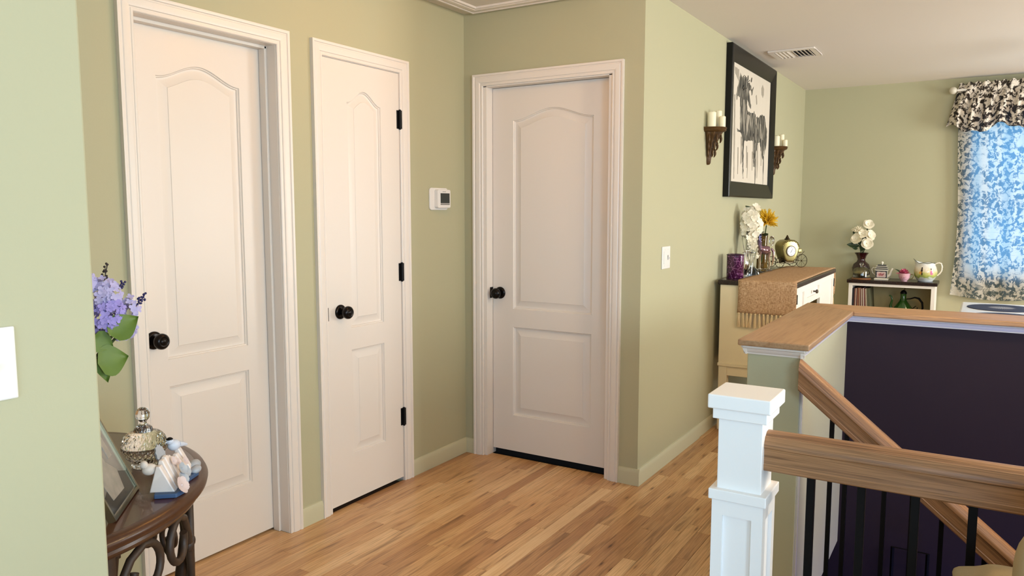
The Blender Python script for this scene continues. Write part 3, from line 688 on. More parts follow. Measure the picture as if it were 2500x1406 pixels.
# ------------------------------------------------------------------ candle brackets
M_carved = mat('gilded_carved_wood', srgb(84, 58, 28), 0.42, metal=0.2, var=0.65, vscale=70, bump=0.8, bscale=120)
M_wax = mat('ivory_wax', srgb(238, 228, 196), 0.45)
def sconce(y, label, cl):
    t = thing('wall_sconce', label, 'wall bracket', (WB, y, 1.857), group='carved candle brackets')
    def half(prof, n=18, rf=None):
        m = MB()
        def fn(u, v):
            a = -PI/2 + PI*u; r, z = prof[min(len(prof)-1, int(round(v*(len(prof)-1))))]
            k = rf(a, z) if rf else 1
            return (max(0.0, math.cos(a)*r*1.35*k), math.sin(a)*r*k, z)
        m.grid(fn, n, len(prof))
        return m
    sh = half([(0, 0), (0.078, 0), (0.082, -0.006), (0.078, -0.011), (0.080, -0.017), (0.074, -0.024), (0.066, -0.028), (0, -0.028)]); sh.box(0, -0.07, -0.027, 0.004, 0.07, -0.001)
    sh.build('shelf', M_carved, t, smooth=40)
    prof = [(0, -0.028), (0.060, -0.028), (0.054, -0.045), (0.044, -0.070), (0.036, -0.095), (0.031, -0.120), (0.022, -0.150), (0.017, -0.180), (0.015, -0.205), (0.010, -0.214), (0, -0.216)]
    half(prof, 40, lambda a, z: 1 + 0.10*math.cos(14*a)*(1 if z > -0.15 else 0.3)).build('bracket', M_carved, t, smooth=60)
    for k in (-2, -1, 0, 1, 2):
        a = k*0.62
        for (z0, r0) in ((-0.040, 0.056), (-0.082, 0.040), (-0.122, 0.030)):
            pts = []
            for i in range(7):
                q = i/6; rr = r0*(1 - 0.10*q) + 0.007*math.sin(PI*q) + (0.004 if q > 0.8 else 0); zz = z0 - 0.050 + 0.05*q
                pts.append((max(0.002, math.cos(a)*rr*1.35), math.sin(a)*rr, zz))
            MB().tube(pts, [0.0015, 0.004, 0.0055, 0.006, 0.005, 0.004, 0.002], 7).build('carved_leaf', M_carved, t, smooth=60)
    for (dx, dy, r, h, lab) in cl:
        o = MB().lathe([(0, 0), (r, 0), (r*1.01, h*0.5), (r, h-0.004), (r-0.004, h), (r*0.5, h-0.004), (0, h-0.005)], 24).build('pillar_candle', M_wax, None, smooth=40, loc=(WB+dx, y+dy, 1.8572))
        MB().tube([(0, 0, h-0.006), (0.0005, 0, h+0.004)], 0.001, 5).build('wick', M_black, o)
        tag(o, lab, 'candle', 'ivory candles on the brackets')
sconce(1.0, 'gilded carved bracket left of the horse picture', (
    (0.034, -0.042, 0.024, 0.086, 'thick ivory candle at the left on the bracket left of the picture'),
    (0.050, 0.034, 0.019, 0.100, 'tallest ivory candle at the back on the bracket left of the picture'),
    (0.085, -0.004, 0.018, 0.062, 'shortest ivory candle at the front of the bracket left of the picture')))
sconce(2.62, 'gilded carved bracket right of the horse picture', (
    (0.034, -0.042, 0.024, 0.078, 'thick ivory candle partly behind the frame on the right bracket'),
    (0.055, 0.034, 0.019, 0.094, 'tallest ivory candle on the bracket right of the picture'),
    (0.088, 0.002, 0.018, 0.050, 'shortest ivory candle on the bracket right of the picture')))

# ------------------------------------------------------------------ sideboard
sb = thing('sideboard', 'cream and white sideboard with dark wooden top', 'sideboard', (0, 0, 0))
MB().box(1.078, 1.178, 0.918, 1.552, 2.525, 0.948).build('top', M_espresso, sb, bevel=0.006)
MB().box(1.090, 1.195, 0.425, 1.528, 1.215, 0.918).build('side_panel', M_cream, sb, bevel=0.002)
MB().box(1.090, 2.488, 0.425, 1.528, 2.508, 0.918).build('side_panel', M_cream, sb, bevel=0.002)
MB().box(1.090, 1.215, 0.425, 1.100, 2.488, 0.918).build('back_panel', M_cream, sb)
MB().box(1.100, 1.215, 0.430, 1.515, 2.488, 0.445).build('bottom_shelf', M_cream, sb)
mo = MB(); mo.box(1.086, 1.186, 0.408, 1.540, 1.215, 0.428); mo.box(1.520, 1.186, 0.408, 1.540, 2.516, 0.428); mo.box(1.086, 2.488, 0.408, 1.540, 2.516, 0.428); mo.build('base_moulding', M_cream, sb, bevel=0.004)
for xx in (1.092, 1.480):
    for yy in (1.194, 2.456): MB().box(xx, yy, 0, xx+0.052, yy+0.052, 0.408).build('leg', M_cream, sb, bevel=0.003)
MB().box(1.144, 1.198, 0.350, 1.480, 1.218, 0.408).build('lower_rail', M_cream, sb, bevel=0.002); MB().box(1.515, 1.246, 0.350, 1.530, 2.456, 0.408).build('lower_rail', M_cream, sb, bevel=0.002)
MB().box(1.12, 1.22, 0.10, 1.50, 2.48, 0.12).build('lower_shelf', M_espresso, sb)
def cab_front(name, y0, y1, z0, z1, hingey=None, knb=None):
    g = MB(); s = 0.045; x0, x1 = 1.523, 1.543
    g.box(x0, y0, z0, x1, y0+s, z1); g.box(x0, y1-s, z0, x1, y1, z1); g.box(x0, y0+s, z0, x1, y1-s, z0+s*0.8); g.box(x0, y0+s, z1-s*0.8, x1, y1-s, z1); g.box(x0, y0+s, z0+s*0.8, x1-0.010, y1-s, z1-s*0.8)
    o = g.build(name, M_cabw, sb, bevel=0.0012, bseg=1)
    if hingey is not None:
        for zz in (z0+0.06, z1-0.065): MB().lathe([(0, -0.03), (0.005, -0.028), (0.005, 0.028), (0, 0.03)], 8, (x1+0.001, hingey, zz)).build('hinge', M_bronze, o, smooth=40)
    if knb:
        MB().lathe([(0, 0), (0.006, 0), (0.005, 0.012), (0.013, 0.018), (0.013, 0.026), (0.006, 0.030), (0, 0.031)], 14, (x1, knb[0], knb[1]), axis='x').build('handle', mat('antique_pewter', srgb(96, 88, 78), 0.35, metal=0.8), o, smooth=40)
cab_front('door', 1.200, 1.470, 0.435, 0.914, 1.203); cab_front('drawer', 1.474, 1.966, 0.790, 0.914, None, (1.72, 0.853)); cab_front('door', 1.970, 2.500, 0.435, 0.914, 2.497, (1.99, 0.65))

# burlap runner with tassels
def burlap():
    m = mat('woven_burlap', srgb(176, 140, 98), 0.9, spec=0.1); nt = m.node_tree; N = nt.nodes; Lk = nt.links; b = N['Principled BSDF']
    tc = N.new('ShaderNodeTexCoord')
    def thread(sc):
        mp = N.new('ShaderNodeMapping'); mp.inputs['Scale'].default_value = sc; Lk.new(tc.outputs['Object'], mp.inputs[0]); n = N.new('ShaderNodeTexNoise'); n.inputs['Scale'].default_value = 1; n.inputs['Detail'].default_value = 2; Lk.new(mp.outputs[0], n.inputs['Vector']); return n.outputs['Fac']
    a = thread((620, 90, 60)); c = thread((60, 620, 520))
    ad = N.new('ShaderNodeMath'); ad.operation = 'ADD'; Lk.new(a, ad.inputs[0]); Lk.new(c, ad.inputs[1])
    r = ramp(N, [(0.36, srgb(134, 100, 70)), (0.5, srgb(184, 148, 112)), (0.64, srgb(212, 182, 148))]); hf = N.new('ShaderNodeMath'); hf.operation = 'MULTIPLY'; hf.inputs[1].default_value = 0.5; Lk.new(ad.outputs[0], hf.inputs[0]); Lk.new(hf.outputs[0], r.inputs[0]); Lk.new(r.outputs[0], b.inputs['Base Color'])
    bp = N.new('ShaderNodeBump'); bp.inputs['Strength'].default_value = 0.5; bp.inputs['Distance'].default_value = 0.002; Lk.new(hf.outputs[0], bp.inputs['Height']); Lk.new(bp.outputs[0], b.inputs['Normal'])
    return m
M_burlap = burlap(); M_fringe = mat('cream_yarn', srgb(214, 190, 148), 0.9, var=0.12, vscale=60)
rn = thing('table_runner', 'woven burlap runner with tassels draped over the sideboard', 'table runner', (0, 0, 0))
RX0, RX1 = 1.203, 1.546
path = []
for z in [0.752 + i*0.0195 for i in range(10)]: path.append((1.1765 - 0.004*math.sin((z-0.75)*14), z))
path += [(1.1740, 0.944), (1.1768, 0.9498), (1.183, 0.9518)]
path += [(1.183 + i*0.1, 0.9512 + 0.0004*math.sin(i)) for i in range(1, 14)]
path += [(2.520, 0.9515), (2.528, 0.946)] + [(2.530, 0.94 - i*0.02) for i in range(1, 10)]
m = MB()
m.grid(lambda u, v: (RX0 + (RX1-RX0)*u + (0.004*math.sin(v*9) if u in (0, 1) else 0), path[int(round(v*(len(path)-1)))][0] + (0.003*math.sin(u*17) if v < 0.25 else 0), path[int(round(v*(len(path)-1)))][1]), 13, len(path))
cl = m.build('cloth', M_burlap, rn, smooth=60); so = cl.modifiers.new('thickness', 'SOLIDIFY'); so.thickness = 0.0024; so.offset = 1
tas = MB()
tas.ball((0, 0, -0.006), (0.008, 0.006, 0.007), 8, 6)
for i in range(14):
    a = i*2.4; r = 0.004 + 0.010*random.random(); tas.tube([(0.003*math.cos(a), 0.003*math.sin(a), -0.010), (r*0.8*math.cos(a), r*0.5*math.sin(a), -0.045), (r*math.cos(a), r*0.5*math.sin(a), -0.082 - 0.008*random.random())], [0.0022, 0.0028, 0.0018], 5)
tm = tas.mesh('tassel', M_fringe, smooth=60)
for yy, nn in ((1.174, 14), (2.531, 14)):
    for i in range(nn):
        o = bpy.data.objects.new('tassel', tm); COL.objects.link(o); o.parent = rn
        o.location = (RX0 + 0.012 + (RX1-RX0-0.024)*i/(nn-1), yy, 0.753 if yy < 2 else 0.762); o.rotation_euler = (random.uniform(-0.05, 0.0) if yy < 2 else 0, random.uniform(-0.08, 0.08), random.random()*6)

# ------------------------------------------------------------------ bouquet helpers
def petal(m, c, nrm, direc, ln, wd, cup=0.3, n=6):
    c, nrm, d = Vector(c), Vector(nrm).normalized(), Vector(direc); d = (d - nrm*d.dot(nrm)).normalized(); s = nrm.cross(d)
    def fn(u, v):
        t = v; w_ = wd*math.sqrt(max(0.02, 1-((t-0.58)/0.60)**2))*(0.45 if t > 0.99 else 1)
        return c + d*(ln*t) + s*((u-0.5)*w_) + nrm*(cup*ln*(t**1.6) - cup*0.5*ln*(abs(u-0.5)*2)**2*-0.4)
    m.grid(fn, 3, n)
def floret(m, c, nrm, size, k=4, cup=0.25, wd=0.75):
    nrm = Vector(nrm).normalized(); t = nrm.orthogonal().normalized(); a0 = random.random()*6
    for i in range(k):
        a = a0 + 2*PI*i/k; petal(m, c, nrm, t*math.cos(a) + nrm.cross(t)*math.sin(a), size, size*wd, cup)
def rdir():
    z = random.uniform(-1, 1); a = random.random()*2*PI; r = math.sqrt(1-z*z); return Vector((r*math.cos(a), r*math.sin(a), z))
def leafmesh(base, tip, wd, up, curl=0.15, n=7, heart=False):
    base, tip = Vector(base), Vector(tip); d = tip-base; ln = d.length; d.normalize(); s = d.cross(Vector(up)).normalized(); nn = s.cross(d)
    m = MB()
    def fn(u, v):
        w_ = wd*((math.sin(PI*v**0.62)) if heart else math.sin(PI*(0.03 + 0.96*v))); q = (u-0.5)*2
        return base + d*(ln*v - (0.06*ln*abs(q) if heart and v < 0.15 else 0)) + s*(q*w_*0.5) + nn*(curl*ln*(abs(q)*0.35 - (v-0.4)**2*0.9))
    m.grid(fn, 5, n); return m
M_leaf = mat('dark_green_leaf', srgb(48, 66, 40), 0.45, var=0.25, vscale=40)
M_petalw = mat('cream_white_petal', srgb(238, 230, 208), 0.6, var=0.06, vscale=40)
M_yellow = mat('mustard_yellow_petal', srgb(214, 172, 34), 0.6, var=0.25, vscale=60)
M_stem = mat('green_stem', srgb(70, 84, 44), 0.6)
M_crystal = mat('cut_crystal', (0.97, 0.98, 0.98, 1), 0.03, trans=1.0, ior=1.5, spec=0.7)
M_amber = mat('smoky_amber_glass', srgb(150, 120, 60), 0.06, trans=0.75, ior=1.45)

# purple jar
def jar_mat():
    m = mat('purple_printed_glass', srgb(70, 22, 58), 0.15, coat=0.4); nt = m.node_tree; N = nt.nodes; Lk = nt.links; b = N['Principled BSDF']
    tc = N.new('ShaderNodeTexCoord'); v = N.new('ShaderNodeTexVoronoi'); v.feature = 'SMOOTH_F1'; v.inputs['Scale'].default_value = 52; Lk.new(tc.outputs['Object'], v.inputs['Vector'])
    w_ = N.new('ShaderNodeMath'); w_.operation = 'SINE'; ml = N.new('ShaderNodeMath'); ml.operation = 'MULTIPLY'; ml.inputs[1].default_value = 16; Lk.new(v.outputs['Distance'], ml.inputs[0]); Lk.new(ml.outputs[0], w_.inputs[0])
    r = ramp(N, [(0.80, srgb(62, 18, 54)), (0.93, srgb(134, 84, 124))]); Lk.new(w_.outputs[0], r.inputs[0]); Lk.new(r.outputs[0], b.inputs['Base Color']); return m
pj = thing('candle_jar', 'purple glass candle jar with pale butterfly print on the sideboard', 'candle jar', (1.137, 1.345, 0.948))
MB().lathe([(0, 0), (0.050, 0), (0.0525, 0.004), (0.0525, 0.146), (0.0495, 0.146), (0.0495, 0.05), (0, 0.05)], 40).build('glass', jar_mat(), pj, smooth=40)
MB().lathe([(0.0527, 0.143), (0.0545, 0.146), (0.0545, 0.150), (0.050, 0.152), (0.0485, 0.147)], 40).build('rim', mat('dark_purple_rim', srgb(54, 20, 48), 0.25), pj, smooth=40)
MB().lathe([(0, 0.051), (0.049, 0.051), (0.049, 0.09), (0, 0.092)], 24).build('wax', M_wax, pj, smooth=40)

# clear goblet vase with white bouquet
gv = thing('goblet_vase', 'clear faceted glass goblet vase holding the white flower spray', 'vase', (1.125, 1.690, 0.948))
MB().lathe([(0, 0), (0.042, 0), (0.042, 0.006), (0.012, 0.016), (0.010, 0.05), (0.016, 0.10), (0.030, 0.16), (0.046, 0.235), (0.050, 0.285), (0.047, 0.285), (0.042, 0.235), (0.026, 0.165), (0.010, 0.12), (0, 0.118)], 8).build('glass', M_crystal, gv)
wf_ = thing('white_bouquet', 'cascade of cream white blossoms in the goblet vase', 'flowers', (1.135, 1.690, 1.075))
m = MB()
for k in range(150):
    d = rdir(); q_ = random.uniform(0.6, 1.0); c = Vector((0.010, 0.0, 0.215)) + Vector((d.x*0.062*q_, d.y*0.085*q_, d.z*0.122*q_)); floret(m, c, d + Vector((0.3, -0.6, 0.1)), random.uniform(0.019, 0.028), 4, 0.2, 0.95)
for k in range(34):
    t = k/33; c = Vector((0.012 + 0.02*t, -0.05 + 0.085*t + random.uniform(-0.02, 0.02), 0.12 - 0.13*t)); floret(m, c + rdir()*0.012, Vector((0.4, -1, 0.2)) + rdir()*0.5, random.uniform(0.016, 0.026), 4)
m.build('blossoms', M_petalw, wf_, smooth=60)
m = MB(); m.tube([(-0.01, 0, 0.0), (-0.005, 0, 0.12), (0, 0, 0.24)], 0.004, 6); m.tube([(-0.008, 0.01, 0.0), (0.0, 0.03, 0.13), (0.01, 0.05, 0.2)], 0.003, 6); m.build('stem', M_stem, wf_, smooth=60)
leafmesh((0.015, 0.03, 0.13), (0.06, 0.13, 0.155), 0.045, (0, 0, 1)).build('leaf', M_leaf, wf_, smooth=60)
leafmesh((0.0, 0.04, 0.15), (0.02, 0.14, 0.13), 0.04, (0, 0, 1)).build('leaf', M_leaf, wf_, smooth=60)
leafmesh((0.0, 0.02, 0.30), (-0.02, -0.06, 0.33), 0.04, (0, 0, 1)).build('leaf', M_leaf, wf_, smooth=60)

# glass boot-like flared vase in front
bv = thing('crystal_boot', 'small clear cut crystal boot vase next to the purple jar', 'ornament', (1.165, 1.560, 0.948), rz=R(40))
m = MB()
sect = [(0.0, 0.0, 0.034, 0.052), (0.0, 0.010, 0.035, 0.054), (0.004, 0.030, 0.031, 0.046), (0.008, 0.055, 0.025, 0.032), (0.010, 0.085, 0.025, 0.028), (0.010, 0.12, 0.031, 0.033), (0.008, 0.150, 0.038, 0.040), (0.004, 0.165, 0.041, 0.046)]
def bfn(u, v):
    x, z, ry, rx = sect[int(round(v*(len(sect)-1)))]; a = 2*PI*u; k = 1 + 0.05*math.cos(12*a); toe = 1.35 if (math.cos(a) > 0 and z < 0.05) else 1
    return (x + rx*k*math.cos(a)*toe, ry*k*math.sin(a), z + (0.016*math.cos(a) if z > 0.15 else 0))
m.grid(bfn, 24, len(sect), closeu=True); m.add([bfn(k/24, 0) for k in range(24)], [tuple(range(24))])
m.build('glass', M_crystal, bv, smooth=25)
MB().ball((0.012, 0, 0.160), (0.030, 0.034, 0.012), 12, 6).build('rim_scallop', M_crystal, bv, smooth=50)

# amber vase with yellow flowers
av = thing('amber_vase', 'smoky amber glass vase behind the glass horse', 'vase', (1.120, 2.095, 0.948))
MB().lathe([(0, 0), (0.034, 0), (0.038, 0.02), (0.036, 0.10), (0.034, 0.20), (0.038, 0.262), (0.034, 0.262), (0.030, 0.20), (0.032, 0.1), (0.03, 0.015), (0, 0.012)], 24).build('glass', M_amber, av, smooth=40)
yf = thing('yellow_bouquet', 'mustard yellow spiky chrysanthemum flowers in the amber vase', 'flowers', (1.135, 2.110, 1.085))
m = MB()
for k in range(420):
    d = rdir(); 
    if d.z < -0.35: continue
    c = Vector((0, 0.03, 0.20)); p0 = c + Vector((d.x*0.02, d.y*0.03, d.z*0.02)); L_ = random.uniform(0.045, 0.105); p1 = c + Vector((d.x*L_*0.8, d.y*L_*1.25, d.z*L_*1.05)) 
    m.tube([p0, (p0+p1)/2 + Vector((0, 0, 0.006)), p1], [0.0032, 0.005, 0.0022], 5)
m.build('blossom', M_yellow, yf, smooth=60)
MB().tube([(-0.005, -0.07, -0.08), (0, -0.04, 0.06), (0, 0.02, 0.18)], 0.004, 6).build('stem', M_stem, yf, smooth=60)
leafmesh((0, -0.03, 0.10), (0.03, -0.10, 0.13), 0.04, (0, 0, 1)).build('leaf', M_leaf, yf, smooth=60)

# carnival glass horse
def irid():
    m = mat('iridescent_carnival_glass', srgb(150, 120, 116), 0.08, metal=0.65, coat=0.6); nt = m.node_tree; N = nt.nodes; Lk = nt.links; b = N['Principled BSDF']
    lw = N.new('ShaderNodeTexCoord'); sp = N.new('ShaderNodeSeparateXYZ'); Lk.new(lw.outputs['Object'], sp.inputs[0]); mr = N.new('ShaderNodeMapRange'); mr.inputs[1].default_value = 0.0; mr.inputs[2].default_value = 0.29; Lk.new(sp.outputs[2], mr.inputs[0])
    r = ramp(N, [(0.0, srgb(176, 168, 150)), (0.22, srgb(206, 182, 150)), (0.5, srgb(150, 112, 116)), (0.72, srgb(96, 76, 110)), (0.85, srgb(48, 52, 84)), (1.0, srgb(34, 30, 38))]); Lk.new(mr.outputs[0], r.inputs[0]); Lk.new(r.outputs[0], b.inputs['Base Color']); return m
M_irid = irid()
gh = thing('glass_horse', 'iridescent glass horse figurine on the sideboard', 'figurine', (1.168, 1.965, 0.9485), rz=R(208)); gh.scale = (0.62, 0.9, 1.0)
m = MB()
m.tube([(-0.052, 0, 0.150), (-0.02, 0, 0.148), (0.02, 0, 0.150), (0.05, 0, 0.158)], [0.026, 0.032, 0.030, 0.026], 14)
m.tube([(0.045, 0, 0.155), (0.062, 0, 0.19), (0.068, 0, 0.225), (0.066, 0, 0.250)], [0.027, 0.022, 0.017, 0.015], 12)
m.tube([(0.060, 0, 0.258), (0.080, 0, 0.246), (0.104, 0, 0.222)], [0.016, 0.014, 0.008], 10)
for sy in (-0.012, 0.012):
    m.tube([(0.048, sy, 0.14), (0.054, sy, 0.09), (0.050, sy, 0.055), (0.052, sy, 0.018)], [0.015, 0.010, 0.007, 0.008], 8); m.tube([(-0.05, sy, 0.14), (-0.042, sy, 0.095), (-0.058, sy, 0.06), (-0.050, sy, 0.018)], [0.019, 0.012, 0.007, 0.008], 8)
    m.tube([(0.058, sy*0.7, 0.262), (0.056, sy*0.8, 0.282)], [0.005, 0.001], 6)
m.tube([(-0.072, 0, 0.16), (-0.098, 0, 0.14), (-0.098, 0, 0.08), (-0.085, 0, 0.04)], [0.008, 0.014, 0.012, 0.005], 8)
for i in range(6): m.ball((0.052 - 0.004*i*0.3, 0, 0.262 - 0.018*i), (0.014, 0.009, 0.013), 8, 6)
m.build('horse_body', M_irid, gh, smooth=60)
MB().lathe([(0, 0), (0.062, 0), (0.066, 0.006), (0.060, 0.018), (0.045, 0.022), (0, 0.022)], 28, sx=1.35).build('base', M_crystal, gh, smooth=40)
MB().ball((-0.075, 0.0, 0.215), (0.030, 0.020, 0.034), 14, 10).build('glass_plume', M_crystal, gh, smooth=60)

# carriage clock
M_gold = mat('aged_gold', srgb(142, 130, 82), 0.28, metal=0.75, var=0.2, vscale=30)
M_dial = mat('silver_dial', srgb(214, 216, 220), 0.3)
M_wire = mat('dark_brass_wire', srgb(60, 48, 30), 0.35, metal=0.8)
cc = thing('carriage_clock', 'gold coach shaped clock with wire wheels on the sideboard', 'clock', (1.225, 2.400, 0.953), rz=R(46)); cc.scale = (0.92, 0.92, 0.95)
# local x along the coach, local -y towards the dial
COACH = [(-0.030, 0.045), (0.030, 0.045), (0.050, 0.065), (0.066, 0.100), (0.078, 0.145), (0.080, 0.172), (0.066, 0.197), (0.036, 0.213), (0, 0.217), (-0.036, 0.213), (-0.066, 0.197), (-0.080, 0.172), (-0.078, 0.145), (-0.066, 0.100), (-0.050, 0.065)]
MB().prism(COACH, (0, 0.056, 0), (1, 0, 0), (0, 0, 1), (0, -1, 0), 0.112).build('coach_body', M_gold, cc, smooth=40, bevel=0.012, bseg=4)
m = MB()
for k in range(1, 8):
    for t in (0.0, 0.5):
        a_ = COACH[4+k] if 4+k < len(COACH) else COACH[-1]; b2 = COACH[min(len(COACH)-1, 5+k)]
        m.ball((0.88*(a_[0]*(1-t)+b2[0]*t), -0.058, 0.128 + 0.90*(a_[1]*(1-t)+b2[1]*t - 0.128)), 0.0055, 8, 6)
m.build('beading', M_gold, cc, smooth=60)
MB().lathe([(0, 0.212), (0.020, 0.212), (0.022, 0.222), (0.014, 0.226), (0.012, 0.236), (0.006, 0.242), (0.005, 0.25), (0, 0.252)], 14).build('finial', M_wire, cc, smooth=50)
MB().lathe([(0, 0.054), (0.043, 0.054), (0.043, 0.061), (0, 0.061)], 32, (0, 0, 0.128), axis='y').build('dial_ring', M_wire, cc, smooth=40)
dl = MB().lathe([(0, 0.0612), (0.037, 0.0612), (0.037, 0.0625), (0, 0.0625)], 32, (0, 0, 0.128), axis='y').build('dial', M_dial, cc, smooth=40)
for i in range(12):
    a = i*PI/6; MB().cbox((0.029*math.sin(a), -0.0628, 0.128+0.029*math.cos(a)), (0.0022, 0.0008, 0.0022) if i % 3 else (0.003, 0.0008, 0.006)).build('hour_mark', M_black, dl)
MB().prism([(-0.0012, -0.004), (0.0012, -0.004), (0.0006, 0.024), (-0.0006, 0.024)], (0, -0.0632, 0.128), (math.cos(0.55), 0, -math.sin(0.55)), (math.sin(0.55), 0, math.cos(0.55)), (0, 1, 0), 0.0006).build('minute_hand', M_black, dl)
MB().prism([(-0.0016, -0.004), (0.0016, -0.004), (0.0008, 0.017), (-0.0008, 0.017)], (0, -0.0636, 0.128), (math.cos(3.7), 0, -math.sin(3.7)), (math.sin(3.7), 0, math.cos(3.7)), (0, 1, 0), 0.0006).build('hour_hand', M_black, dl)
def wheel(cx, cy, r):
    m = MB(); m.tube([(cx + r*math.cos(2*PI*k/28), cy, r + 0.0022 + r*math.sin(2*PI*k/28)) for k in range(28)], 0.0022, 6, closed=True)
    for k in range(8): m.tube([(cx, cy, r+0.0022), (cx + r*math.cos(PI*k/4), cy, r + 0.0022 + r*math.sin(PI*k/4))], 0.0011, 5)
    m.ball((cx, cy, r+0.0022), 0.006, 8, 6); m.build('wheel', M_wire, cc, smooth=60)
for cy in (-0.058, 0.058): wheel(-0.098, cy, 0.040); wheel(0.098, cy, 0.050)
m = MB()
for cy in (-0.052, 0.052):
    m.tube([(-0.098, cy, 0.042), (-0.07, cy, 0.075), (-0.05, cy*0.9, 0.04), (0, cy*0.8, 0.025), (0.05, cy*0.9, 0.04), (0.075, cy, 0.085), (0.10, cy, 0.10), (0.125, cy, 0.125)], 0.0025, 6)
    m.tube([(-0.15, cy*0.6, 0.03), (-0.11, cy, 0.04)], 0.002, 6)
m.tube([(-0.098, -0.058, 0.0422), (-0.098, 0.058, 0.0422)], 0.002, 6); m.tube([(0.098, -0.058, 0.0522), (0.098, 0.058, 0.0522)], 0.002, 6); m.box(-0.04, -0.045, 0.038, 0.04, 0.045, 0.06)
m.build('chassis', M_wire, cc, smooth=40)
MB().box(0.085, -0.03, 0.115, 0.12, 0.03, 0.145).build('driver_seat', M_gold, cc, bevel=0.006)

# ------------------------------------------------------------------ low bookcase on the far wall
bc = thing('bookcase', 'low white bookcase with dark top below the far wall', 'bookcase', (0, 0, 0))
BY0, BY1, BX0, BX1, BZ = 3.455, 3.745, 1.515, 2.155, 0.795
MB().box(BX0-0.015, BY0-0.015, BZ-0.028, BX1+0.015, BY1, BZ).build('top', M_espresso, bc, bevel=0.004)
MB().box(BX0, BY0, 0, BX0+0.028, BY1, BZ-0.028).build('side_panel', M_cabw, bc, bevel=0.001); MB().box(BX1-0.028, BY0, 0, BX1, BY1, BZ-0.028).build('side_panel', M_cabw, bc, bevel=0.001)
MB().box(BX0+0.028, BY0, BZ-0.050, BX1-0.028, BY0+0.02, BZ-0.028).build('top_rail', M_cabw, bc)
MB().box(BX0+0.028, BY1-0.008, 0.03, BX1-0.028, BY1, BZ-0.028).build('back_panel', mat('olive_back_panel', srgb(176, 164, 120), 0.7), bc)
for z in (0.40, 0.05): MB().box(BX0+0.028, BY0+0.004, z, BX1-0.028, BY1-0.008, z+0.02).build('shelf', M_cabw, bc)
# record sleeves
cols = [(24, 22, 26), (40, 34, 36), (120, 70, 56), (196, 176, 150), (92, 44, 40), (150, 104, 72), (110, 60, 48), (176, 150, 118), (86, 40, 42), (200, 186, 168), (100, 58, 44), (210, 200, 188), (112, 48, 52), (140, 120, 96), (186, 170, 150), (84, 84, 62)]
words = ['black', 'charcoal', 'rust brown', 'cream', 'maroon', 'tan', 'reddish brown', 'beige', 'dark red', 'pale cream', 'chestnut', 'off white', 'wine red', 'taupe', 'ivory', 'olive green']
x = BX0 + 0.031
for i, (c, wd) in enumerate(zip(cols, words)):
    tk = 0.0062 if i < 15 else 0.022; lean = max(0, i-5)*0.0085
    o = MB().box(0, 0, 0, tk, 0.27, 0.305 - random.random()*0.006).build('record_sleeve', mat('sleeve_%s' % wd.replace(' ', '_'), srgb(*c), 0.6, var=0.1, vscale=20), None, bevel=0.0006, bseg=1, loc=(x, BY0+0.012, 0.4202), rot=(0, -lean, 0))
    tag(o, ('%s record sleeve standing %s in the bookcase row' % (wd, 'first at the left' if i == 0 else ('last and thickest' if i == 15 else 'number %d from the left' % (i+1)))), 'record', 'record sleeves in the bookcase')
    x += tk + 0.0018 + (0.0012 if i > 5 else 0)
# green ewer
M_green = mat('green_glass', srgb(44, 92, 30), 0.12, coat=0.4, trans=0.25)
ge = thing('green_ewer', 'green glass ewer with looped black handle in the bookcase', 'ewer', (1.920, 3.60, 0.4202))
MB().lathe([(0, 0), (0.055, 0), (0.075, 0.03), (0.085, 0.09), (0.074, 0.14), (0.030, 0.200), (0.022, 0.222), (0.022, 0.262), (0, 0.264)], 28).build('body', M_green, ge, smooth=50)
MB().tube([(-0.06, 0, 0.075), (-0.088, 0, 0.11), (-0.092, 0, 0.16), (-0.083, 0, 0.205), (-0.090, 0, 0.236), (-0.106, 0, 0.242)], [0.02, 0.016, 0.011, 0.008, 0.007, 0.005], 10).build('spout', M_green, ge, smooth=60)
MB().lathe([(0.0, 0.262), (0.025, 0.262), (0.025, 0.272), (0.016, 0.288), (0, 0.296)], 18).build('lid', M_black, ge, smooth=50)
MB().tube([(0, 0, 0.292), (0.010, 0, 0.303), (0.004, 0, 0.318), (-0.008, 0, 0.326), (-0.004, 0, 0.338), (0.006, 0, 0.336)], [0.003, 0.0035, 0.003, 0.003, 0.0025, 0.0015], 6).build('lid_curl', mat('rust_iron', srgb(84, 48, 32), 0.5, metal=0.4), ge, smooth=60)
MB().tube([(0.018, 0, 0.218), (0.05, 0, 0.222), (0.085, 0, 0.235), (0.115, 0, 0.228), (0.14, 0, 0.195), (0.145, 0, 0.15), (0.13, 0, 0.10), (0.085, 0, 0.07)], [0.004, 0.005, 0.007, 0.009, 0.009, 0.008, 0.007, 0.005], 8).build('handle', M_black, ge, smooth=60)
MB().tube([(0.070, 0, 0.14), (0.095, 0, 0.165), (0.108, 0, 0.15), (0.095, 0, 0.12), (0.08, 0, 0.115)], 0.0035, 6).build('thumb_curl', M_black, ge, smooth=60)

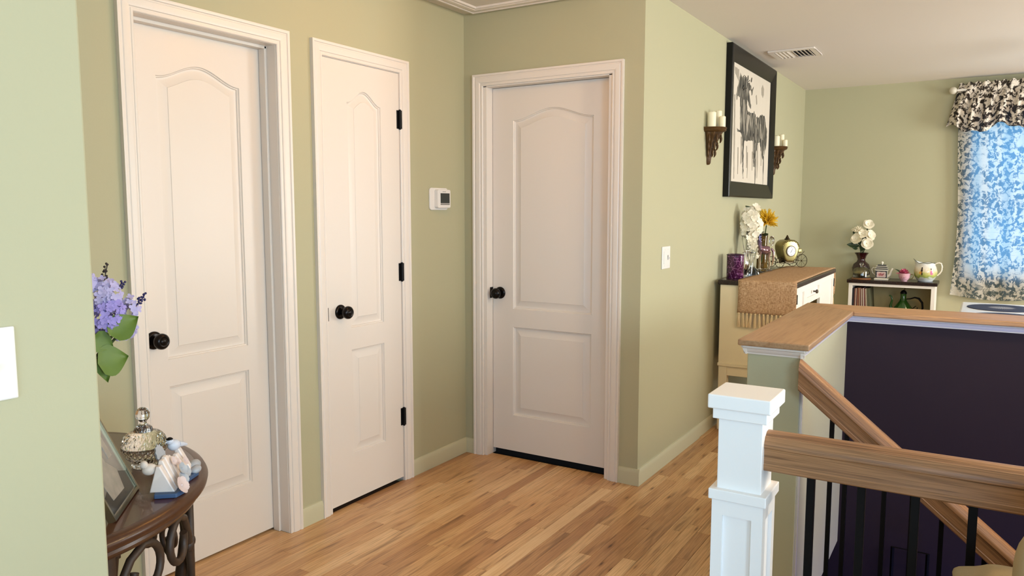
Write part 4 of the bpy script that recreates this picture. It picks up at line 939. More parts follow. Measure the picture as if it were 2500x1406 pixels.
# dark vase with white flowers
M_maroon = mat('maroon_glass', srgb(44, 12, 14), 0.1, coat=0.4)
dv = thing('maroon_vase', 'dark maroon round vase with flared neck behind the cloche', 'vase', (1.577, 3.672, BZ))
MB().lathe([(0, 0), (0.035, 0), (0.040, 0.01), (0.066, 0.05), (0.072, 0.085), (0.062, 0.118), (0.036, 0.140), (0.030, 0.158), (0.040, 0.190), (0.058, 0.215), (0.054, 0.215), (0.036, 0.188), (0.026, 0.16), (0, 0.15)], 36).build('glass', M_maroon, dv, smooth=50)
fb = thing('white_flower_bunch', 'cream magnolias and chrysanthemum with dark leaves in the maroon vase', 'flowers', (1.577, 3.672, BZ+0.17))
def bloom(c, nrm, size, name='blossom', k=6, layers=2):
    m = MB(); nrm = Vector(nrm).normalized()
    for l in range(layers): floret(m, Vector(c) + nrm*0.008*l, nrm, size*(1-0.28*l), k-1, 0.22+0.3*l, 1.05)
    m.ball(Vector(c) + nrm*0.012, 0.007, 8, 6); o = m.build(name, M_petalw, fb, smooth=60); return o
bloom((0.045, -0.02, 0.285), (0.3, -0.8, 0.5), 0.046); bloom((-0.035, -0.045, 0.165), (-0.3, -0.8, 0.4), 0.052); bloom((0.045, -0.05, 0.125), (0.25, -0.9, 0.2), 0.050); bloom((0.060, -0.025, 0.195), (0.6, -0.7, 0.3), 0.048); bloom((0.008, -0.05, 0.205), (0, -0.8, 0.5), 0.044)
m = MB()
for k in range(90):
    d = rdir(); d.z = abs(d.z)*0.8; d.y -= 0.5; d.normalize(); p0 = Vector((-0.035, -0.03, 0.225)); m.tube([p0 + d*0.006, p0 + d*0.03 + Vector((0, 0, 0.006)), p0 + d*random.uniform(0.04, 0.055)], [0.003, 0.0045, 0.002], 4)
m.build('chrysanthemum', M_petalw, fb, smooth=60)
for (b0, t0, w_) in (((-0.02, -0.01, 0.10), (-0.115, -0.05, 0.115), 0.05), ((0.0, 0, 0.10), (-0.075, -0.03, 0.23), 0.045), ((0.01, 0, 0.13), (0.035, -0.02, 0.25), 0.04), ((-0.03, -0.02, 0.08), (-0.07, -0.05, 0.085), 0.03), ((0.02, 0, 0.08), (0.06, 0.0, 0.20), 0.05), ((0.0, -0.02, 0.06), (0.02, -0.05, 0.14), 0.05)):
    leafmesh(b0, t0, w_, (0, -1, 0.4)).build('leaf', M_leaf, fb, smooth=60)
for tip in ((0.045, -0.015, 0.28), (-0.035, -0.02, 0.21), (-0.03, -0.04, 0.15), (0.045, -0.04, 0.12), (0.055, -0.02, 0.18), (0.005, -0.04, 0.19)):
    MB().tube([(0, 0, -0.01), (tip[0]*0.4, tip[1]*0.3, tip[2]*0.5), tip], 0.0028, 5).build('stem', M_leaf, fb, smooth=60)

# glass cloche
M_walnut = mat('warm_walnut', srgb(124, 80, 48), 0.35, var=0.2, vscale=20)
gc = thing('glass_cloche', 'small glass dome on a round wooden base, bookcase top', 'cloche', (1.600, 3.520, BZ))
MB().lathe([(0, 0), (0.074, 0), (0.076, 0.004), (0.074, 0.010), (0.069, 0.014), (0, 0.014)], 36).build('wooden_base', M_walnut, gc, smooth=40)
MB().lathe([(0.066, 0.0142), (0.066, 0.065), (0.060, 0.085), (0.040, 0.098), (0.012, 0.103), (0.0, 0.104), (0.0, 0.1025), (0.012, 0.1015), (0.039, 0.0965), (0.0585, 0.084), (0.0645, 0.064), (0.0645, 0.0142)], 36).build('glass_dome', M_glass, gc, smooth=50)
MB().lathe([(0, 0.103), (0.008, 0.104), (0.007, 0.112), (0.014, 0.120), (0.016, 0.130), (0.011, 0.140), (0, 0.143)], 20).build('glass_knob', M_glass, gc, smooth=50)
ms_ = thing('gilded_egg', 'gilded egg ornament under the glass dome', 'ornament', (1.600, 3.520, BZ+0.0142))
MB().ball((0, 0, 0.036), (0.042, 0.036, 0.024), 20, 12).build('egg', M_gold, ms_, smooth=60); MB().lathe([(0, 0), (0.022, 0), (0.016, 0.006), (0.012, 0.014), (0, 0.014)], 18).build('stand', M_wire, ms_, smooth=50)

# square teapot
M_china = mat('cream_china', srgb(232, 226, 210), 0.18, coat=0.5)
M_blackpanel = mat('dark_enamel_panel', srgb(56, 58, 62), 0.25)
M_pinkpic = mat('pink_floral_print', srgb(206, 180, 174), 0.35, var=0.35, vscale=90)
M_rosepr = mat('rose_print', srgb(176, 110, 112), 0.4, var=0.3, vscale=80)
tp = thing('square_teapot', 'square cream and black teapot with floral picture panel', 'teapot', (1.752, 3.56, BZ))
MB().box(-0.055, -0.040, 0, 0.055, 0.040, 0.012).build('foot', M_china, tp, bevel=0.004)
MB().box(-0.046, -0.034, 0.012, 0.046, 0.034, 0.080).build('body', M_china, tp, bevel=0.006)
pn = MB().box(-0.044, -0.0352, 0.017, 0.044, -0.0338, 0.076).build('panel', M_blackpanel, tp)
MB().prism([(-0.036, 0.028), (-0.030, 0.022), (0.030, 0.022), (0.036, 0.028), (0.033, 0.047), (0.036, 0.063), (0.026, 0.069), (0, 0.067), (-0.026, 0.069), (-0.036, 0.063), (-0.033, 0.047)], (0, -0.0352, 0), (1, 0, 0), (0, 0, 1), (0, -1, 0), 0.0006).build('picture', M_pinkpic, pn)
for (a, c, r) in ((-0.012, 0.044, 0.011), (0.006, 0.042, 0.010), (0.016, 0.05, 0.007), (-0.004, 0.054, 0.006)): MB().lathe([(0, 0), (r, 0), (r, 0.0004), (0, 0.0004)], 9, (a, -0.0358, c), axis='y').build('rose', M_rosepr, pn)
for (z0, z1, w_, mt) in ((0.080, 0.086, 0.052, M_china), (0.086, 0.096, 0.046, M_blackpanel), (0.096, 0.101, 0.050, M_china), (0.101, 0.111, 0.040, M_blackpanel), (0.111, 0.116, 0.044, M_china), (0.116, 0.126, 0.032, M_blackpanel)):
    MB().box(-w_, -w_*0.74, z0, w_, w_*0.74, z1).build('lid_tier', mt, tp, bevel=0.0025)
MB().lathe([(0, 0.126), (0.006, 0.126), (0.005, 0.131), (0.0105, 0.138), (0.0105, 0.146), (0.006, 0.152), (0, 0.154)], 16).build('lid_knob', M_china, tp, smooth=50)
MB().tube([(0.044, 0, 0.028), (0.062, 0, 0.045), (0.070, 0, 0.075), (0.080, 0, 0.098)], [0.014, 0.011, 0.008, 0.007], 10).build('spout', M_china, tp, smooth=60)
MB().tube([(-0.045, 0, 0.092), (-0.066, 0, 0.100), (-0.078, 0, 0.085), (-0.070, 0, 0.055), (-0.045, 0, 0.035)], 0.0045, 8).build('handle', M_china, tp, smooth=60)

# pink cup with rose
M_pinkc = mat('pink_china', srgb(226, 180, 192), 0.2, coat=0.4); M_rose = mat('pink_rose_petal', srgb(206, 96, 130), 0.6, var=0.2, vscale=30); M_redtext = mat('dark_rose_lettering', srgb(124, 54, 66), 0.6)
pc = thing('pink_cup', 'pink teacup with dark lettering and gold handle, bookcase top', 'cup', (1.925, 3.52, BZ))
MB().lathe([(0, 0), (0.022, 0), (0.022, 0.004), (0.030, 0.010), (0.041, 0.030), (0.045, 0.060), (0.0475, 0.064), (0.043, 0.062), (0.038, 0.030), (0.026, 0.012), (0, 0.010)], 36).build('bowl', M_pinkc, pc, smooth=50)
MB().tube([(0.044, 0, 0.054), (0.062, -0.004, 0.058), (0.068, -0.006, 0.042), (0.058, -0.004, 0.022), (0.038, 0, 0.018)], 0.0032, 8).build('handle', M_gold, pc, smooth=60)
for zz, wds in ((0.047, (0.5, 0.35)), (0.036, (0.3, 0.5, 0.25)), (0.026, (0.45, 0.4))):   # three short lines of unreadable print
    a = -PI/2 - 0.62
    for q in wds:
        m = MB(); rr = 0.0445 - (0.06-zz)*0.12 + 0.0003
        m.grid(lambda u, v: (rr*math.cos(a + q*0.8*u), rr*math.sin(a + q*0.8*u), zz + 0.005*v), 5, 2); m.build('lettering', M_redtext, pc); a += q*0.8 + 0.10
rs = thing('pink_rose', 'pink silk rose resting in the pink teacup', 'flower', (1.925, 3.52, BZ+0.045))
for l in range(4):
    m = MB(); floret(m, (-0.004, 0, 0.014 + 0.006*l), (-0.1, -0.35, 1), 0.040 - 0.008*l, 5, 0.3 + 0.28*l, 0.95); m.build('petal_ring', M_rose, rs, smooth=60)
leafmesh((-0.02, 0, 0.02), (-0.072, 0.0, 0.052), 0.024, (0, -0.4, 1)).build('leaf', M_leaf, rs, smooth=60); leafmesh((-0.02, -0.01, 0.015), (-0.062, -0.02, 0.018), 0.02, (0, -0.4, 1)).build('leaf', M_rose, rs, smooth=60)
MB().lathe([(0, 0.0), (0.03, 0.0), (0.03, 0.012), (0, 0.014)], 16).build('calyx', M_leaf, rs, smooth=50)

# painted pitcher
def pitcher_mat():
    m = mat('painted_porcelain', srgb(226, 222, 208), 0.15, coat=0.5); nt = m.node_tree; N = nt.nodes; Lk = nt.links; b = N['Principled BSDF']
    tc = N.new('ShaderNodeTexCoord'); sp = N.new('ShaderNodeSeparateXYZ'); Lk.new(tc.outputs['Object'], sp.inputs[0]); n = N.new('ShaderNodeTexNoise'); n.inputs['Scale'].default_value = 30; Lk.new(tc.outputs['Object'], n.inputs['Vector'])
    ma = N.new('ShaderNodeMath'); ma.operation = 'MULTIPLY_ADD'; ma.inputs[1].default_value = 0.05; Lk.new(n.outputs['Fac'], ma.inputs[0]); Lk.new(sp.outputs[2], ma.inputs[2]); mr = N.new('ShaderNodeMapRange'); mr.inputs[1].default_value = 0.03; mr.inputs[2].default_value = 0.18; Lk.new(ma.outputs[0], mr.inputs[0])
    r = ramp(N, [(0.0, srgb(196, 204, 214)), (0.18, srgb(210, 214, 206)), (0.27, srgb(140, 160, 74)), (0.40, srgb(188, 190, 110)), (0.55, srgb(220, 204, 166)), (0.75, srgb(226, 220, 206)), (1.0, srgb(220, 224, 224))]); Lk.new(mr.outputs[0], r.inputs[0]); Lk.new(r.outputs[0], b.inputs['Base Color']); return m
pt = thing('painted_pitcher', 'white porcelain pitcher painted with two figures in a meadow', 'pitcher', (2.075, 3.56, BZ))
M_pit = pitcher_mat()
m = MB(); prof = [(0.050, 0), (0.056, 0.004), (0.056, 0.010), (0.068, 0.022), (0.083, 0.050), (0.086, 0.085), (0.076, 0.120), (0.066, 0.142), (0.068, 0.152)]
def pfn(u, v):
    r, z = prof[int(round(v*(len(prof)-1)))]; a = 2*PI*u; k = max(0, -math.cos(a))**8; rr = r*(1 + 0.35*k*(z/0.152)**6); return (rr*math.cos(a), rr*math.sin(a), z + (0.030*k + 0.003*math.sin(6*a))*(z/0.152)**8)
m.grid(pfn, 40, len(prof), closeu=True); m.add([pfn(k/40, 0) for k in range(40)], [tuple(range(40))])
bo = m.build('body', M_pit, pt, smooth=60); so = bo.modifiers.new('thickness', 'SOLIDIFY'); so.thickness = 0.003
MB().tube([Vector(pfn(k/40, 1)) + Vector((0, 0, 0.001)) for k in range(40)], 0.0022, 6, closed=True).build('rim', mat('grey_green_rim', srgb(96, 100, 84), 0.3), pt, smooth=60)
hpts = [(0.064, 0, 0.146), (0.090, 0, 0.156), (0.108, 0, 0.150), (0.115, 0, 0.125), (0.113, 0, 0.095), (0.102, 0, 0.072), (0.082, 0, 0.052)]
MB().tube(hpts, 0.005, 8).build('handle', M_china, pt, smooth=60)
for k in range(len(hpts)-1):
    for t in (0.15, 0.65):
        p = Vector(hpts[k]).lerp(Vector(hpts[k+1]), t); d = Vector((p.x-0.07, 0, p.z-0.1)).normalized(); MB().ball(p + d*0.005, 0.0032, 8, 6).build('handle_bead', M_china, pt, smooth=60)
def onpit(a, z, off): 
    for i in range(len(prof)-1):
        if prof[i][1] <= z <= prof[i+1][1]: t = (z-prof[i][1])/(prof[i+1][1]-prof[i][1]); r = prof[i][0]+(prof[i+1][0]-prof[i][0])*t; break
    r += off; return (r*math.cos(a), r*math.sin(a), z)
def patch(a, z, wa, h, mt, nm='painted_figure'):
    m = MB(); n = 10
    m.add([onpit(a, z, 0.0012)] + [onpit(a + wa*math.cos(2*PI*k/n), z + h*math.sin(2*PI*k/n), 0.0010) for k in range(n)], [(0, 1+k, 1+(k+1) % n) for k in range(n)]); m.build(nm, mt, pt)
M_fig1 = mat('figure_dark_paint', srgb(48, 36, 34), 0.4); M_fig2 = mat('figure_orange_paint', srgb(214, 156, 70), 0.4); M_fig3 = mat('figure_pink_paint', srgb(196, 104, 146), 0.4); M_skin = mat('figure_skin_paint', srgb(222, 180, 150), 0.4)
patch(-1.85, 0.112, 0.07, 0.010, M_fig1); patch(-1.85, 0.094, 0.09, 0.014, M_fig1); patch(-1.93, 0.075, 0.16, 0.013, M_fig2); patch(-1.82, 0.068, 0.06, 0.014, M_fig1)
patch(-1.02, 0.106, 0.055, 0.008, M_fig1); patch(-1.02, 0.098, 0.05, 0.007, M_skin); patch(-1.02, 0.084, 0.10, 0.014, M_fig3); patch(-0.98, 0.070, 0.13, 0.010, M_fig3)

# ------------------------------------------------------------------ window, curtain and valance
win = sroot('window_1', 'white framed far window glowing blue behind the printed curtain', 'window')
f_ = MB(); f_.box(WX0-0.045, L-0.016, WZ0-0.05, WX0+0.01, L, WZ1+0.05); f_.box(WX1-0.01, L-0.016, WZ0-0.05, WX1+0.045, L, WZ1+0.05); f_.box(WX0+0.01, L-0.016, WZ1, WX1-0.01, L, WZ1+0.05); f_.box(WX0+0.01, L-0.016, WZ0-0.05, WX1-0.01, L, WZ0)
f_.build('window_frame', M_white, win, bevel=0.003)
s_ = MB(); mid = (WZ0+WZ1)/2
for (z0, z1, y) in ((WZ0, mid+0.02, L+0.06), (mid-0.02, WZ1, L+0.09)):
    s_.box(WX0, y, z0, WX0+0.035, y+0.03, z1); s_.box(WX1-0.035, y, z0, WX1, y+0.03, z1); s_.box(WX0+0.035, y, z0, WX1-0.035, y+0.03, z0+0.035); s_.box(WX0+0.035, y, z1-0.035, WX1-0.035, y+0.03, z1)
s_.build('sash', M_white, win, bevel=0.002)
pg = bpy.data.materials.new('window_pane'); pg.use_nodes = True; N = pg.node_tree.nodes; N.remove(N['Principled BSDF']); tb = N.new('ShaderNodeBsdfTransparent'); gb = N.new('ShaderNodeBsdfGlossy'); gb.inputs['Roughness'].default_value = 0.02; mxs = N.new('ShaderNodeMixShader'); mxs.inputs[0].default_value = 0.06
pg.node_tree.links.new(tb.outputs[0], mxs.inputs[1]); pg.node_tree.links.new(gb.outputs[0], mxs.inputs[2]); pg.node_tree.links.new(mxs.outputs[0], N['Material Output'].inputs[0])
MB().box(WX0+0.035, L+0.072, WZ0+0.035, WX1-0.035, L+0.076, mid-0.015).build('pane', pg, win); MB().box(WX0+0.035, L+0.102, mid+0.015, WX1-0.035, L+0.106, WZ1-0.035).build('pane', pg, win)

M_toile = toile_mat('toile_print_cotton')
M_toile_lined = toile_mat('lined_toile_cotton', 0.06, (0.24, 0.36))
def cloth(name, fn, nu, nv, w_, h_, parent, mt=None):
    m = MB(); m.grid(fn, nu, nv); o = m.build(name, mt or M_toile, parent, smooth=80)
    me = o.data; uvl = me.uv_layers.new(name='cloth')
    # uv follows the cloth: lookup by vertex order of the grid
    for lp in me.loops:
        i = lp.vertex_index; uvl.data[lp.index].uv = ((i // nv)/(nu-1)*w_, (i % nv)/(nv-1)*h_)
    return o
rod = thing('curtain_rod', 'curtain rod with pale round crystal finial at its left end', 'curtain rod', (2.92, L-0.085, 2.325))
MB().tube([(-0.70, 0, 0), (0.70, 0, 0)], 0.010, 12).build('rod', M_cabw, rod, smooth=40)
for sx in (-1, 1):
    MB().ball((sx*0.728, 0, 0), 0.029, 16, 10).build('finial', mat('mercury_glass', srgb(206, 200, 182), 0.3, bump=0.6, bscale=120), rod, smooth=60); MB().box(sx*0.66-0.008, 0, -0.01, sx*0.66+0.008, 0.085, 0.01).build('bracket', M_cabw, rod)
cu = thing('curtain', 'black and cream scenic print curtain glowing blue with daylight', 'curtain', (0, 0, 0))
def cfn(u, v):
    x = 2.262 + 0.60*u + (0.045*math.sin(PI*min(1, (1-v)*1.2))**2*(-1) if u < 0.02 else 0)*0.5
    left = 2.262 + 0.020*math.sin(v*5.0) - 0.012*(1-v); x = left + (2.93-left)*u
    z = 0.685 + 1.55*v - 0.030*math.sin(PI*min(1, u*1.1))*(1-v) 
    y = L - 0.060 + 0.014*math.sin(u*17 + 0.6*math.sin(v*3)) * (0.6+0.4*(1-v)) + 0.006*math.sin(u*41 + v*2)
    return (x, y, z)
cloth('cloth', cfn, 66, 40, 0.82, 1.55, cu)
def cfn2(u, v):
    x = 2.915 + 0.70*u; z = 0.66 + 1.57*v; y = L - 0.060 + 0.014*math.sin(u*17 + 2) + 0.006*math.sin(u*41); return (x, y, z)
cu2 = thing('curtain', 'second printed curtain panel at the right picture edge', 'curtain', (0, 0, 0)); cloth('cloth', cfn2, 60, 30, 0.85, 1.57, cu2)
va = thing('valance', 'gathered black and cream scenic print valance on the rod', 'valance', (0, 0, 0))
def vfn(u, v):
    # v 0 bottom .. 1 header top
    t = 1-v; x0 = 2.232 - 0.078*t**1.1; x1 = 3.62 + 0.06*t; x = x0 + (x1-x0)*u
    hem = 2.015 + 0.030*math.cos(u*26 - 0.4) + 0.014*math.sin(u*60)
    z = hem + (2.378 + 0.008*math.sin(u*150) - hem)*v
    g = 0.012 + 0.022*t; y = L - 0.100 - 0.030*t + g*math.sin(u*95 + 1.5*math.sin(v*4)) + 0.010*math.sin(u*210 + v*9)*(0.3+t)
    if 0.80 < v < 0.93: y = L - 0.1005 + 0.3*(y - (L-0.10))
    if u < 0.06: y += (0.06-u)/0.06*0.05
    return (x, y, z)
cloth('cloth', vfn, 220, 18, 1.9, 0.40, va, M_toile_lined)

# ------------------------------------------------------------------ dining table with round mats
M_tablew = mat('white_table_top', srgb(236, 234, 232), 0.25, coat=0.2)
dt = thing('dining_table', 'white dining table beyond the half wall with dark mats', 'table', (2.36, 1.55, 0))
MB().box(0, -0.05, 0.732, 1.5, 0.92, 0.760).build('tabletop', M_tablew, dt, bevel=0.012, bseg=3)
ap = MB(); ap.box(0.06, 0.02, 0.64, 1.44, 0.04, 0.732); ap.box(0.06, 0.83, 0.64, 1.44, 0.85, 0.732); ap.box(0.06, 0.04, 0.64, 0.08, 0.83, 0.732); ap.box(1.42, 0.04, 0.64, 1.44, 0.83, 0.732); ap.build('apron', M_cabw, dt)
for xx in (0.05, 1.39):
    for yy in (0.01, 0.80): MB().box(xx, yy, 0, xx+0.06, yy+0.06, 0.732).build('leg', M_cabw, dt, bevel=0.004)
def mat_mat():
    m = mat('navy_woven_mat', srgb(62, 70, 92), 0.8, spec=0.2); nt = m.node_tree; N = nt.nodes; Lk = nt.links; b = N['Principled BSDF']
    tc = N.new('ShaderNodeTexCoord'); g = N.new('ShaderNodeTexGradient'); g.gradient_type = 'RADIAL'; Lk.new(tc.outputs['Object'], g.inputs[0]); ml = N.new('ShaderNodeMath'); ml.operation = 'MULTIPLY'; ml.inputs[1].default_value = 2*PI*40; Lk.new(g.outputs['Fac'], ml.inputs[0]); sn = N.new('ShaderNodeMath'); sn.operation = 'SINE'; Lk.new(ml.outputs[0], sn.inputs[0])
    ln_ = N.new('ShaderNodeVectorMath'); ln_.operation = 'LENGTH'; Lk.new(tc.outputs['Object'], ln_.inputs[0]); mr = N.new('ShaderNodeMapRange'); mr.inputs[1].default_value = 0.02; mr.inputs[2].default_value = 0.09; mr.inputs[3].default_value = 1.0; mr.inputs[4].default_value = 0.0; Lk.new(ln_.outputs['Value'], mr.inputs[0])
    pr_ = N.new('ShaderNodeMath'); pr_.operation = 'MULTIPLY'; Lk.new(sn.outputs[0], pr_.inputs[0]); Lk.new(mr.outputs[0], pr_.inputs[1])
    r = ramp(N, [(0.15, srgb(58, 66, 90)), (0.4, srgb(196, 200, 210))]); Lk.new(pr_.outputs[0], r.inputs[0]); Lk.new(r.outputs[0], b.inputs['Base Color']); return m
M_mat = mat_mat()
for (x_, y_, lab) in ((2.585, 2.19, 'round navy placemat with white starburst nearest the window on the white table'), (2.60, 1.72, 'round navy placemat just showing over the half wall cap'), (2.99, 2.23, 'round navy placemat at the right picture edge')):
    o = MB().lathe([(0, 0), (0.188, 0), (0.19, 0.002), (0.188, 0.004), (0, 0.004)], 48).build('placemat', M_mat, None, smooth=40, loc=(x_, y_, 0.7601)); tag(o, lab, 'placemat', 'round placemats')

# ------------------------------------------------------------------ half round console table
M_mahog = mat('mahogany', srgb(76, 40, 30), 0.22, var=0.3, vscale=5, stretch=(3, 25, 25), coat=0.4)
M_edge = mat('worn_mahogany_edge', srgb(72, 43, 26), 0.28, var=0.35, vscale=18)
M_iron = mat('bronzed_wood_scroll', srgb(58, 42, 31), 0.5, var=0.4, vscale=40, bump=0.4, bscale=60)
TX, TY, TR = 0.585, -2.752, 0.490
ct = thing('console_table', 'half round mahogany console table with scrolled metal legs', 'table', (TX, TY, 0))
def disc(r, z0, z1, n=48): return [(r*math.cos(PI*k/n), r*math.sin(PI*k/n)) for k in range(n+1)]
MB().prism(disc(TR-0.014, 0, 0), (0, 0, 0.744), (1, 0, 0), (0, 1, 0), (0, 0, 1), 0.011).build('top', M_mahog, ct, bevel=0.001)
EP = [(-0.016, 0.7552), (-0.003, 0.7545), (0.006, 0.749), (0.010, 0.741), (0.008, 0.732), (0.000, 0.727), (-0.006, 0.724), (-0.004, 0.718), (-0.010, 0.708), (-0.016, 0.704), (-0.03, 0.704), (-0.03, 0.743)]
m = MB(); n = 64; kk = len(EP); vs = []; fs = []
for i in range(n+1):
    a = PI*i/n
    for (r, z) in EP: vs.append(((TR+r)*math.cos(a), (TR+r)*math.sin(a), z))
for i in range(n):
    for k in range(kk): fs.append((i*kk+k, i*kk+(k+1) % kk, (i+1)*kk+(k+1) % kk, (i+1)*kk+k))
fs.append(tuple(range(kk))); fs.append(tuple(n*kk+k for k in reversed(range(kk))))
m.add(vs, fs); m.build('moulded_edge', M_edge, ct, smooth=40)
def arcp(a, s, z, r=TR-0.035):  # point at angle a plus arc offset s
    b_ = a + s/r; return (r*math.cos(b_), r*math.sin(b_), z)
for a in (R(6), R(70), R(110), R(174)):
    pts = [arcp(a, 0, 0.706), arcp(a, 0, 0.55, TR-0.028), arcp(a, 0, 0.36, TR-0.06), arcp(a, 0, 0.18, TR-0.11), arcp(a, 0, 0.06, TR-0.09), arcp(a, 0, 0.0, TR-0.055)]
    MB().tube(pts, [0.020, 0.017, 0.015, 0.014, 0.015, 0.018], 8).build('leg', M_iron, ct, smooth=50)
def spiral(a, s0, z0, r0, turns, sgn, start=0.0, shrink=0.75):
    out = []
    for i in range(int(26*turns)+1):
        q = i/26; r = r0*(1 - shrink*q/turns); th = start + sgn*2*PI*q; out.append(arcp(a, s0 + r*math.cos(th), z0 + r*math.sin(th)))
    return out
for a0, a1 in ((R(6), R(70)), (R(70), R(110)), (R(110), R(174))):
    nseg = 3 if a1 - a0 > 0.9 else 2
    for k in range(nseg):
        ac_ = a0 + (a1-a0)*(k+0.5)/nseg; sg = 1 if k % 2 == 0 else -1
        # C scroll hanging under the apron: rises from the leg, rolls over and curls in
        big = [arcp(ac_, -sg*0.085, 0.40), arcp(ac_, -sg*0.088, 0.47), arcp(ac_, -sg*0.080, 0.55), arcp(ac_, -sg*0.060, 0.62), arcp(ac_, -sg*0.025, 0.672), arcp(ac_, sg*0.012, 0.690)]
        curl = [arcp(ac_, sg*(0.015 + 0.058*(1-0.45*q)*math.sin(q*5.0)), 0.632 + 0.058*(1-0.45*q)*math.cos(q*5.0)) for q in [i/18 for i in range(1, 19)]]
        MB().tube(big + curl, 0.0088, 8).build('scroll', M_iron, ct, smooth=60)
        MB().tube(spiral(ac_, sg*0.02, 0.50, 0.050, 1.25, sg, -PI/2), 0.0075, 8).build('scroll', M_iron, ct, smooth=60)
        MB().ball(arcp(ac_, -sg*0.07, 0.585), (0.012, 0.012, 0.016), 10, 8).build('scroll_collar', M_iron, ct, smooth=60)
MB().tube([arcp(R(6), 0, 0.30, TR-0.075), arcp(R(70), 0, 0.30, TR-0.09), arcp(R(110), 0, 0.30, TR-0.09), arcp(R(174), 0, 0.30, TR-0.075)], 0.009, 8).build('stretcher', M_iron, ct, smooth=60)

TZ = 0.7555
# lilac bouquet and its vase (vase hidden behind the wall end)
M_lilac = mat('lilac_petal', srgb(176, 168, 208), 0.6, var=0.15, vscale=60); M_lilac2 = mat('deep_lilac_petal', srgb(150, 138, 204), 0.6, var=0.2, vscale=60); M_bud = mat('navy_bud', srgb(44, 40, 90), 0.5); M_bract = mat('brown_bud_stem', srgb(50, 40, 40), 0.6)
M_lleaf = mat('olive_lilac_leaf', srgb(92, 116, 44), 0.5, var=0.22, vscale=22)
lv = thing('lilac_vase', 'white china vase holding the lilacs on the console table', 'vase', (0.80, -2.655, TZ)); MB().lathe([(0, 0), (0.035, 0), (0.055, 0.05), (0.05, 0.12), (0.032, 0.17), (0.042, 0.2), (0.038, 0.2), (0.028, 0.17), (0, 0.16)], 28).build('body', M_china, lv, smooth=50)
lb = thing('lilac_bouquet', 'lilac blossoms with broad green leaves at the wall end', 'flowers', (0.80, -2.655, TZ+0.16))
def lil(c, n, rx, ry, rz, mt, nm, size=0.0098):
    m = MB(); c = Vector(c)
    for k in range(n):
        d = rdir(); p = c + Vector((d.x*rx, d.y*ry, d.z*rz))*random.uniform(0.75, 1.05); floret(m, p, d + Vector((0.6, -0.3, 0.1)), size*random.uniform(0.8, 1.2), 4, 0.15, 0.8)
    return m.build(nm, mt, lb, smooth=60)
B0 = Vector((0.80, -2.655, TZ+0.16))
def rel(x, y, z): return Vector((x, y, z)) - B0
lil(rel(0.80, -2.538, 1.190), 105, 0.035, 0.036, 0.040, M_lilac, 'blossom_cluster'); lil(rel(0.81, -2.545, 1.145), 110, 0.04, 0.042, 0.038, M_lilac2, 'blossom_cluster'); lil(rel(0.79, -2.478, 1.150), 44, 0.024, 0.024, 0.030, M_lilac, 'blossom_cluster', 0.009); lil(rel(0.80, -2.495, 1.105), 46, 0.02, 0.030, 0.016, M_lilac, 'blossom_cluster', 0.011)
lil(rel(0.79, -2.58, 1.22), 40, 0.03, 0.03, 0.03, M_lilac, 'blossom_cluster')
def buds(c, d, mt, n=12, ln=0.035):
    c, d = Vector(c), Vector(d).normalized(); m = MB(); m.tube([c, c + d*ln], 0.0012, 5)
    for k in range(n):
        p = c + d*ln*k/n; q = p + (rdir()*0.8 + d*0.6)*0.008; m.tube([p, q], 0.0008, 4); m.ball(q, 0.0027, 6, 5)
    m.build('bud_sprig', mt, lb, smooth=60)
buds(rel(0.80, -2.536, 1.222), (0.2, 0.15, 1), M_bract, 9, 0.034); buds(rel(0.80, -2.463, 1.160), (0.2, 0.5, 0.55), M_bud, 18, 0.024); buds(rel(0.80, -2.505, 1.200), (0.2, 0.3, 0.6), M_bud, 10, 0.015)
for (b0, t0, w_) in ((rel(0.84, -2.552, 1.108), rel(0.85, -2.490, 1.140), 0.062), (rel(0.83, -2.575, 1.045), rel(0.84, -2.512, 1.052), 0.072), (rel(0.82, -2.58, 1.10), rel(0.83, -2.54, 1.075), 0.050), (rel(0.82, -2.565, 1.055), rel(0.83, -2.557, 0.998), 0.034)):
    leafmesh(b0, t0, w_, (0.9, -0.45, 0.25), 0.25, 9, heart=True).build('leaf', M_lleaf, lb, smooth=60)
for tip in (rel(0.80, -2.52, 1.10), rel(0.79, -2.487, 1.11), rel(0.80, -2.55, 1.12), rel(0.80, -2.58, 1.2)): MB().tube([(0, 0, 0.0), (tip.x*0.5, tip.y*0.35, tip.z*0.5), tip], 0.003, 6).build('stem', M_stem, lb, smooth=60)

# leaning photo frame
M_silver = mat('brushed_brass_silver', srgb(150, 140, 112), 0.25, metal=0.9)
M_photo = mat('sepia_photograph', srgb(116, 112, 104), 0.12, var=0.75, vscale=9, coat=0.6)
pf = thing('photo_frame', 'dark metal photo frame leaning back on the console table', 'photo frame', (0.9425, -2.5985, TZ), rz=R(135))
# local x along the base, local -y is the front
lean = R(24); e = bpy.data.objects.new('frame_board', None)
def lq(m): return m.xf(Matrix.Rotation(-lean, 4, 'X'))
lq(MB().box(-0.094, 0, 0, 0.094, 0.008, 0.245)).build('backing', M_black, pf)
for nm, bx_ in (('frame_strip', (-0.097, -0.006, 0, -0.090, 0.009, 0.248)), ('frame_strip', (0.090, -0.006, 0, 0.097, 0.009, 0.248)), ('frame_strip', (-0.090, -0.006, 0, 0.090, 0.009, 0.007)), ('frame_strip', (-0.090, -0.006, 0.241, 0.090, 0.009, 0.248))):
    lq(MB().box(*bx_)).build(nm, M_silver, pf)
ph = lq(MB().box(-0.090, -0.002, 0.007, 0.090, -0.0005, 0.241)).build('photograph', M_photo, pf)
M_pale = mat('pale_photo_tone', srgb(150, 143, 132), 0.15, var=0.35, vscale=30); M_dk = mat('dark_photo_tone', srgb(62, 59, 55), 0.15, var=0.4, vscale=20)
